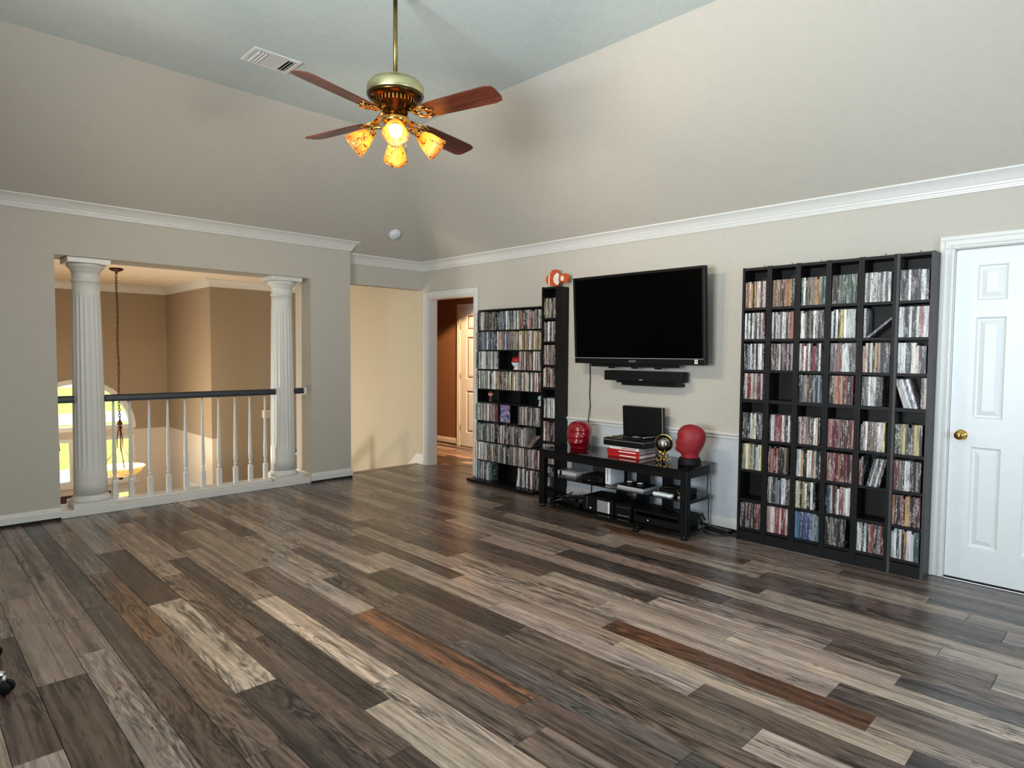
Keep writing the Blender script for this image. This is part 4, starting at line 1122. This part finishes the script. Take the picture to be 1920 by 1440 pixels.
bx(.055, .13, -.25, .25, .12, .60, bev=.01).build('wall_mount', 'black_matte', tv)
cu = bpy.data.curves.new('logo', 'FONT'); cu.body = 'SHARP'; cu.size = .024; cu.extrude = .0006; cu.align_x = 'CENTER'
lo_ = bpy.data.objects.new('logo_curve', cu)
lme = bpy.data.meshes.new_from_object(lo_); bpy.data.objects.remove(lo_)
lme.materials.append(M['silver'])
lo = bpy.data.objects.new('logo', lme); COL.objects.link(lo); lo.parent = tv
lm_ = T(-.0012, .02, .016) @ Matrix(((0, 0, -1, 0), (-1, 0, 0, 0), (0, 1, 0, 0), (0, 0, 0, 1)))
lo.matrix_local = lm_
bx(-.0008, .001, -TW / 2 + .062, -TW / 2 + .088, .012, .044).build('energy_sticker', 'paper', tv)
bx(-.0012, -.0006, -TW / 2 + .069, -TW / 2 + .081, .022, .036).build('sticker_print', 'dgrey_pl', tv)
sb = thing('soundbar', 'black soundbar on a stepped bracket below the television', 'soundbar', (4.55, 3.075, 1.118), 0)
bx(0, .10, -.387, .387, .04, .126, bev=.006).build('body', 'black_matte', sb)
bx(.02, .12, -.332, .27, .022, .042, bev=.003).build('bracket', 'black', sb)
bx(.03, .152, -.332, .22, 0, .024, bev=.003).build('bracket', 'black', sb)
bx(.10, .152, -.2, .2, .05, .11).build('wall_mount', 'black', sb)
bx(-.002, .001, -.017, .017, .048, .056).build('badge', 'silver', sb)
tc_ = MB().tube([(4.69, 3.74, 1.36), (4.695, 3.735, 1.15), (4.692, 3.738, 1.0), (4.690, 3.728, .9), (4.66, 3.725, .78), (4.66, 3.72, .6), (4.69, 3.70, .3), (4.69, 3.70, .02)], .005, 6).build('power_cable', 'cable')
tag(tc_, 'thin cable hanging down the wall from the television', 'cable')

# ------------------------------------------------------------------ television stand
stn = thing('tv_stand', 'black metal and glass television stand with three shelves under the television', 'tv stand', (4.21, 3.157, 0), 0)
HY = .72; GZ = .535
def tp_(mb, name, m_, par=stn): return mb.build(name, m_, par)
def glass_poly(x0, x1, hy, cut, bow):
    pts = [(x0 + bow, -hy)]
    pts = []
    for k in range(9):
        t = -1 + 2 * k / 8
        pts.append((x0 - bow * (1 - t * t), t * hy))
    pts += [(x1 - cut, hy), (x1, hy - cut), (x1, -hy + cut), (x1 - cut, -hy)]
    return pts
tp_(MB().prism(glass_poly(-.045, .445, .735, .05, .015), GZ - .008, GZ), 'glass_top', 'black_glass')
tp_(MB().prism(glass_poly(-.02, .36, .735, .06, .01), .286, .294), 'glass_shelf', 'black_glass')
tp_(MB().prism(glass_poly(-.02, .36, .735, .06, .03), .044, .052), 'glass_shelf', 'black_glass')
for s in (-1, 1):
    lg = tp_(bx(-.025, .03, s * HY - .03, s * HY + .03, .024, GZ - .010, bev=.006), 'leg', 'black')
    MB().lathe([(.012, .02), (.012, .012), (.026, .008), (.028, .0005), (0, .0005)], 16, T(0, s * HY, 0)).build('foot', 'black_matte', lg)
    MB().lathe([(.012, .024), (.012, .012)], 12, T(0, s * HY, 0)).build('foot_stem', 'chrome', lg)
    tp_(bx(.03, .33, s * HY - .02, s * HY + .02, GZ - .075, GZ - .010), 'side_rail', 'black')
    tp_(bx(.03, .33, s * HY - .012, s * HY + .012, .262, .285), 'side_rail', 'black')
tp_(bx(-.02, .02, -HY + .03, HY - .03, GZ - .085, GZ - .010, bev=.004), 'front_beam', 'black')
for yy in (.62, .22, -.06, -.46):
    tp_(bx(-.050, -.030, yy - .07, yy + .05, GZ - .0005, GZ + .0015), 'glass_clip', 'dgrey_pl')
for yy in (.08, -.14, -.38):
    w_ = .05 if yy != -.14 else .075
    tp_(bx(.30, .335, yy - w_ / 2 - .02, yy + w_ / 2 + .02, .052, GZ - .010), 'spine', 'black')
tp_(bx(.30, .335, -.41, .13, .40, .452), 'spine_crosspiece', 'black')
cf = tp_(MB().tube([(.30, -.28, .035), (.05, -.32, .030), (-.07, -.337, .020)], .014, 8), 'front_strut', 'black_matte')
MB().lathe([(0, .0005), (.026, .0005), (.026, .016), (.014, .024), (0, .024)], 16, T(-.07, -.337, 0)).build('foot', 'black_matte', cf)

# things on the stand
def head(name, label, loc, rz, m_, h, base_m=None, base_h=0.0, gloss=True):
    """plain featureless display head, one smooth body"""
    t = thing(name, label, 'display head', loc, rz); wide = 1.0 if base_m else 1.2
    prof = []
    nz = 22; seg = 32
    vs = []; fs = []
    for i in range(nz + 1):
        z = i / nz
        # width (y) and depth front/back (x: +x = face direction) along the height
        if z < .16:
            w = .33 + .02 * (z / .16); fr_ = .30 + .05 * (z / .16); bk = .34
        else:
            q = (z - .16) / .84
            env = math.sqrt(max(0, 1 - max(0, (q - .52) / .48) ** 2.2))
            w = (.36 + .10 * math.sin(min(1, q / .55) * PI / 2)) * env
            jaw = .50 + .06 * math.exp(-((q - .12) / .1) ** 2) + .05 * math.exp(-((q - .36) / .08) ** 2) - .03 * math.exp(-((q - .52) / .08) ** 2)
            fr_ = jaw * env if q > .03 else .36 + .14 * q / .03
            bk = (.36 + .24 * math.sin(min(1, q / .6) * PI / 2)) * env
        for k in range(seg):
            a_ = 2 * PI * k / seg
            cxx = math.cos(a_); syy = math.sin(a_)
            rx = fr_ if cxx > 0 else bk
            if cxx > 0: px = rx * (abs(cxx) ** .9)
            else: px = -rx * (abs(cxx) ** .95)
            vs.append((px * h * .76 * wide, syy * w * h * .80 * wide, base_h + z * h))
    for i in range(nz):
        for k in range(seg):
            k2 = (k + 1) % seg
            fs.append((i * seg + k, i * seg + k2, (i + 1) * seg + k2, (i + 1) * seg + k))
    fs.append(tuple(reversed(range(seg)))); fs.append(tuple(nz * seg + k for k in range(seg)))
    MB().add(vs, fs, None, True).build('head', m_, t)
    if base_m:
        MB().lathe([(0, 0.0005), (.086, 0.0005), (.088, .004), (.088, .03), (.080, base_h - .006), (.076, base_h + .004), (0, base_h + .004)], 36).build('base', base_m, t)
    else:
        MB().lathe([(0, 0.0003), (.070, 0.0003), (.072, .012), (0, .012)], 30).build('collar', 'black_matte', t)
    return t
head('display_head', 'glossy plain red display head at the left end of the television stand', (4.42, 3.63, GZ), R(196), 'red_gloss', .255)
head('display_head', 'matte plain red display head on a black base at the right end of the stand', (4.385, 2.505, GZ + .0018), R(112), 'red_matte', .262, 'black_matte', .055)
# books
for k, (z0, z1, mm_, y0, y1, lab) in enumerate(((GZ, GZ + .032, 'red_cloth', -.162, .150, 'thick red book lowest in the pile under the record player'), (GZ + .0325, GZ + .064, 'red_cloth', -.160, .160, 'bright red book in the middle of the pile under the record player'), (GZ + .0645, GZ + .088, 'paper', -.158, .130, 'white edged book topmost of the pile under the record player'))):
    bk = thing('book', lab, 'book', (4.29, 3.065, z0 + .002), R(0), 'books under the record player')
    h_ = z1 - z0 - .0012
    MB().box(0, .25, y0, y1, 0, .003).box(0, .25, y0, y1, h_ - .003, h_).box(0, .003, y0, y1, .003, h_ - .003).build('cover', mm_ if k < 2 else 'white_paint', bk)
    bx(.003, .245, y0 + .004, y1 - .004, .003, h_ - .003).build('pages', 'grey_pl' if k else 'paper', bk)
    bx(-.0006, .0004, y0 + .03, y1 - .12, h_ * .35, h_ * .62).build('spine_print', 'paper' if k < 2 else 'red_cloth', bk)
rp_ = thing('record_player', 'open black suitcase record player standing on the red books', 'record player', (4.275, 3.052, GZ + .092), 0)
bx(0, .285, -.20, .20, 0, .062, bev=.006).build('case', 'black', rp_)
bx(-.001, .286, -.2008, .2008, .046, .0495).build('edge_strip', 'silver', rp_)
MB().lathe([(0, .062), (.115, .062), (.118, .066), (.115, .072), (0, .072)], 36, T(.15, -.03, 0)).build('platter', 'black_matte', rp_)
MB().lathe([(0, .072), (.04, .072), (.04, .0735), (.004, .0735), (.003, .08), (0, .08)], 24, T(.15, -.03, 0)).build('record_label', 'silver', rp_)
MB().tube([(.24, -.165, .078), (.18, -.165, .082), (.09, -.13, .078)], .004, 6).build('tonearm', 'silver', rp_)
bx(.02, .06, .13, .18, .062, .068, bev=.002).build('control_panel', 'old_brass', rp_)
bx(.10, .16, .14, .185, .062, .067, bev=.002).build('control_panel', 'old_brass', rp_)
ld = MB()
mtl = T(.285, 0, .060) @ RY(R(-4))
lid = MB().box(-.004, .040, -.20, .20, 0, .255, mtl, bev=.006).build('lid', 'black', rp_)
MB().box(-.007, -.003, -.185, .185, .02, .24, mtl).build('lid_lining', 'black_matte', lid)
MB().box(-.0055, -.003, -.2005, -.195, .002, .253, mtl).build('edge_strip', 'silver', lid)
# brass and glass globe ornament
go = thing('globe_ornament', 'brass scroll stand holding a silver ball under a clear glass globe beside the record player', 'ornament', (4.35, 2.715, GZ), R(20))
for k in range(4):
    a_ = PI / 2 * k + .4; d_ = Vector((math.cos(a_), math.sin(a_), 0))
    pts = []
    for i in range(14):
        tt = i / 13; an = tt * 1.6 * PI
        rr = .026 * (1 - .45 * tt)
        pts.append(d_ * (.040 + rr * math.cos(an + PI * .5)) + Vector((0, 0, .030 + rr * math.sin(an + PI * .5) * .9)))
    MB().tube(pts, .0048, 6).build('scroll_foot', 'brass', go)
    MB().tube([d_ * .04 + Vector((0, 0, .053)), d_ * .022 + Vector((0, 0, .075)), d_ * .05 + Vector((0, 0, .105))], .0045, 6).build('scroll_arm', 'brass', go)
MB().lathe([(0, .004), (.012, .004), (.010, .05), (.02, .07), (.012, .085), (0, .087)], 16).build('stem', 'brass', go)
MB().lathe([(.05 * math.sin(PI * k / 14), .145 - .05 * math.cos(PI * k / 14)) for k in range(15)], 28, cap=False).build('ball', 'chrome', go)
MB().lathe([(.068 * math.sin(PI * k / 18), .150 - .068 * math.cos(PI * k / 18)) for k in range(19)], 32, cap=False).build('glass_globe', 'globe_glass', go)
MB().tube([(.0, .07 * math.cos(2 * PI * k / 28), .15 + .07 * math.sin(2 * PI * k / 28)) for k in range(28)], .003, 6, closed=True).build('ring', 'brass', go)
# consoles on the middle shelf
MZ = .2945
g1 = thing('game_console', 'small light grey console with a dark stripe on the left of the middle shelf', 'game console', (4.235, 3.62, MZ), 0)
bx(0, .17, -.105, .105, 0, .022, bev=.003).build('body', 'dgrey_pl', g1); bx(0, .17, -.105, .105, .0225, .055, bev=.003).build('lid', 'grey_pl', g1)
bx(-.001, .10, .055, .080, .006, .0555).build('stripe', 'black_matte', g1)
bx(-.0012, .001, .01, .045, .007, .013).build('button', 'black_matte', g1)
g2 = thing('clear_box', 'smoky clear plastic box standing behind the light grey console', 'box', (4.41, 3.60, MZ), 0)
bx(0, .10, -.135, .11, 0, .14, bev=.004).build('body', 'dgrey_pl', g2); bx(-.001, .101, -.136, .111, .132, .143, bev=.003).build('lid', 'silver', g2)
g3 = thing('game_console', 'flat black console with a disc slot on the middle shelf beside the white one', 'game console', (4.24, 3.345, MZ), 0)
bx(0, .25, -.115, .115, 0, .055, bev=.010).build('body', 'black', g3); bx(-.001, .002, -.07, .06, .030, .034).build('disc_slot', 'screen', g3)
bx(.03, .2, -.09, .09, .0545, .060, bev=.004).build('top_plate', 'black_matte', g3); bx(-.0012, .001, .015, .03, .012, .018).build('badge', 'silver', g3)
g4 = thing('game_console', 'white slim console standing upright on the middle shelf', 'game console', (4.255, 3.185, MZ), 0)
bx(0, .20, -.026, .026, .008, .165, bev=.004).build('body', 'white_pl', g4); bx(-.0008, .002, -.003, .003, .03, .15).build('disc_slot', 'dgrey_pl', g4)
bx(.01, .19, -.03, .03, 0, .010, bev=.002).build('stand', 'grey_pl', g4)
g5 = thing('game_console', 'pale flat console with two black discs on top in the middle of the stand', 'game console', (4.215, 2.93, MZ), 0)
bx(0, .19, -.12, .13, 0, .028, bev=.004).build('body', 'grey_pl', g5); bx(-.001, .001, -.12, .13, .009, .012).build('seam', 'dgrey_pl', g5)
bx(.002, .19, -.12, .13, .0285, .032).build('top_plate', 'black_matte', g5)
for k, yy in enumerate((.045, -.055)):
    pk = MB().lathe([(0, .032), (.040, .032), (.042, .036), (.038, .052), (.028, .058), (0, .058)], 24, T(.06, yy, 0)).build('puck', 'black_matte', g5)
    MB().lathe([(0, .0585), (.024, .0585), (.020, .0615), (0, .0615)], 20, T(.055, yy, 0)).build('puck_cap', 'white_pl', pk)
g6 = thing('gamepad', 'light grey rounded game pad on the right of the middle shelf', 'game controller', (4.235, 2.64, MZ), 0)
pad = MB()
for yy in (-.058, .058): pad.lathe([(0, 0), (.026, 0), (.032, .006), (.032, .018), (.026, .025), (0, .026)], 24, T(0, yy, 0))
pad.box(-.024, .026, -.058, .058, 0.002, .0245, bev=.005); pad.build('body', 'white_pl', g6)
MB().box(-.018, .004, .052, .060, .026, .029).box(-.011, -.003, .045, .067, .026, .029).build('cross_pad', 'dgrey_pl', g6)
for yy, xx in ((-.05, -.008), (-.066, -.008), (-.058, .004), (-.058, -.018)): MB().lathe([(0, .026), (.0055, .026), (.005, .0295), (0, .03)], 10, T(xx, yy, 0)).build('button', 'dgrey_pl', g6)
g7 = thing('game_console', 'black console with tangled leads behind the light grey game pad', 'game console', (4.30, 2.60, MZ), 0)
bx(0, .20, -.10, .12, 0, .045, bev=.006).build('body', 'black_matte', g7)
MB().tube([(.0, .10, .05), (-.01, .06, .06), (.03, .0, .055), (-.02, -.05, .058), (-.035, -.085, .03), (-.02, -.10, .008)], .004, 6).build('lead', 'old_brass', g7)
MB().tube([(.0, .02, .05), (.02, -.03, .065), (-.01, -.08, .052), (.03, -.09, .06)], .004, 6).build('lead', 'cable', g7)
bx(-.05, -.01, -.105, -.075, 0.0005, .014, bev=.004).build('plug', 'grey_pl', g7)
# bottom shelf
LZ = .0525
h1 = thing('amplifier', 'black amplifier with a brushed silver door panel on the lowest shelf', 'amplifier', (4.225, 3.265, LZ), 0)
bx(0, .26, -.16, .16, 0, .125, bev=.004).build('body', 'black_matte', h1)
bx(-.004, .0, -.125, .002, .012, .108, bev=.002).build('door', 'silver', h1); bx(-.0055, -.003, -.128, -.112, .012, .108).build('door_edge', 'white_pl', h1)
MB().lathe([(0, 0), (.004, 0), (.005, .006), (0, .008)], 10, T(-.004, -.10, .06) @ RY(-PI / 2)).build('knob', 'chrome', h1)
MB().lathe([(0, 0), (.013, 0), (.012, .014), (0, .016)], 16, T(0, .07, .028) @ RY(-PI / 2)).build('dial', 'chrome', h1)
bx(-.001, .001, .11, .116, .02, .115).build('seam', 'dgrey_pl', h1)
h2 = thing('disc_player', 'black disc player box on the lowest shelf beside the amplifier', 'disc player', (4.235, 3.015, LZ), 0)
bx(0, .24, -.08, .08, 0, .11, bev=.004).build('body', 'black_matte', h2); bx(-.001, .001, -.06, .05, .016, .021).build('strip', 'silver', h2); bx(-.001, .001, -.06, .06, .085, .088).build('strip', 'dgrey_pl', h2)
h3 = thing('receiver', 'wide low black receiver at the right of the lowest shelf', 'receiver', (4.225, 2.685, LZ), 0)
bx(0, .26, -.21, .22, 0, .10, bev=.005).build('body', 'black_matte', h3); bx(-.001, .001, -.19, .20, .055, .085).build('display', 'screen', h3)
MB().lathe([(0, 0), (.010, 0), (.009, .012), (0, .013)], 14, T(0, .08, .030) @ RY(-PI / 2)).build('dial', 'chrome', h3)
MB().tube([(.1, -.15, .105), (.09, -.10, .14), (.1, -.06, .12), (.09, -.02, .145), (.12, .02, .11)], .005, 6).build('lead', 'cable', h3)
h4 = thing('cable_heap', 'heap of tangled black leads and adapters at the left of the lowest shelf', 'cables', (4.24, 3.60, LZ), 0)
rr_ = random.Random(5)
for k in range(6):
    pts = [Vector((rr_.uniform(0, .18), rr_.uniform(-.13, .17), .012 + rr_.uniform(0, .07))) for _ in range(6)]
    q = []
    for i in range(5):
        for j in range(4):
            tt = j / 4; q.append(pts[i].lerp(pts[i + 1], tt * tt * (3 - 2 * tt)))
    MB().tube(q, .0055, 6).build('lead', 'cable' if k % 3 else 'dgrey_pl', h4)
bx(.03, .15, -.05, .12, 0, .06, bev=.01).build('adapter', 'black_matte', h4)
bx(.0, .05, -.12, -.07, 0, .035, bev=.006).build('adapter', 'black', h4)
# leads by the baseboard
c1 = MB().tube([(4.56, 2.50, .50), (4.62, 2.475, .42), (4.60, 2.47, .30), (4.61, 2.46, .24), (4.63, 2.47, .10), (4.62, 2.45, .012), (4.60, 2.36, .008)], .0045, 6).build('power_cable', 'cable')
tag(c1, 'black cable dropping behind the right end of the television stand', 'cable')
c2 = MB().tube([(4.50, 2.44, .012), (4.47, 2.38, .010), (4.50, 2.30, .008), (4.56, 2.26, .008), (4.58, 2.215, .008), (4.55, 2.195, .008)], .007, 8).build('power_cable', 'cable')
tag(c2, 'thick black lead lying on the floor between the stand and the bookcases', 'cable')
ps = thing('power_strip', 'black power strip on the floor by the baseboard beside the stand', 'power strip', (4.60, 2.37, 0), R(-8))
bx(-.025, .025, -.11, .11, .001, .035, bev=.006).build('body', 'cable', ps)
for k in range(4): bx(-.012, .012, -.085 + k * .05, -.055 + k * .05, .035, .0365).build('socket', 'dgrey_pl', ps)
MB().tube([(4.45 - 4.60, 2.43 - 2.37, .02), (-.08, .10, .03), (0, .11, .018)], .005, 6).build('lead', 'cable', ps)
c3 = MB().tube([(4.69, 2.55, .02), (4.68, 2.60, .09), (4.68, 2.66, .10), (4.68, 2.63, .03), (4.68, 2.55, .10), (4.68, 2.52, .05)], .005, 6).build('power_cable', 'cable')
tag(c3, 'looped black cable against the baseboard behind the stand', 'cable')

# ------------------------------------------------------------------ desk chair, almost all of it beyond the left edge
oc = thing('office_chair', 'black office chair whose castors just show at the left edge of the floor', 'chair', (.015, 3.41, 0), 0)
for k in range(5):
    a_ = R(36 + 72 * k); d_ = Vector((math.cos(a_), math.sin(a_), 0)); s_ = Vector((-d_.y, d_.x, 0))
    lg = MB().tube([d_ * .03 + Vector((0, 0, .12)), d_ * .2 + Vector((0, 0, .10)), d_ * .345 + Vector((0, 0, .078))], [.022, .018, .014], 10).build('leg', 'chrome', oc)
    for q in (-1, 1):
        MB().lathe([(0, -.008), (.022, -.008), (.026, -.004), (.026, .004), (.022, .008), (0, .008)], 20, Matrix.Translation(d_ * .35 + s_ * (q * .014) + Vector((0, 0, .0265))) @ RZ(a_ + PI / 2) @ RY(PI / 2)).build('castor', 'black_matte', lg)
    MB().tube([d_ * .345 + Vector((0, 0, .04)), d_ * .345 + Vector((0, 0, .075))], .008, 8).build('castor_stem', 'chrome', lg)
MB().lathe([(.03, .08), (.03, .14), (.022, .145), (.022, .40), (.05, .405), (.05, .43), (0, .43)], 16).build('column', 'black_matte', oc)
bx(-.24, .22, -.24, .24, .43, .51, bev=.03).build('seat', 'seat_cloth', oc)
MB().box(-.33, -.27, -.22, .22, .62, 1.08, bev=.025).build('backrest', 'seat_cloth', oc)
MB().tube([(-.18, 0, .44), (-.29, 0, .46), (-.325, 0, .56), (-.32, 0, .80)], .02, 8).build('back_bar', 'black_matte', oc)
for s in (-1, 1):
    MB().tube([(-.15, s * .23, .44), (-.15, s * .275, .46), (-.15, s * .275, .66), (.08, s * .275, .67)], .015, 8).build('armrest', 'black_matte', oc)
print('planks', len(planks), 'cases', len(CASES), 'stuff boxes', len(STUFF.v) // 8)
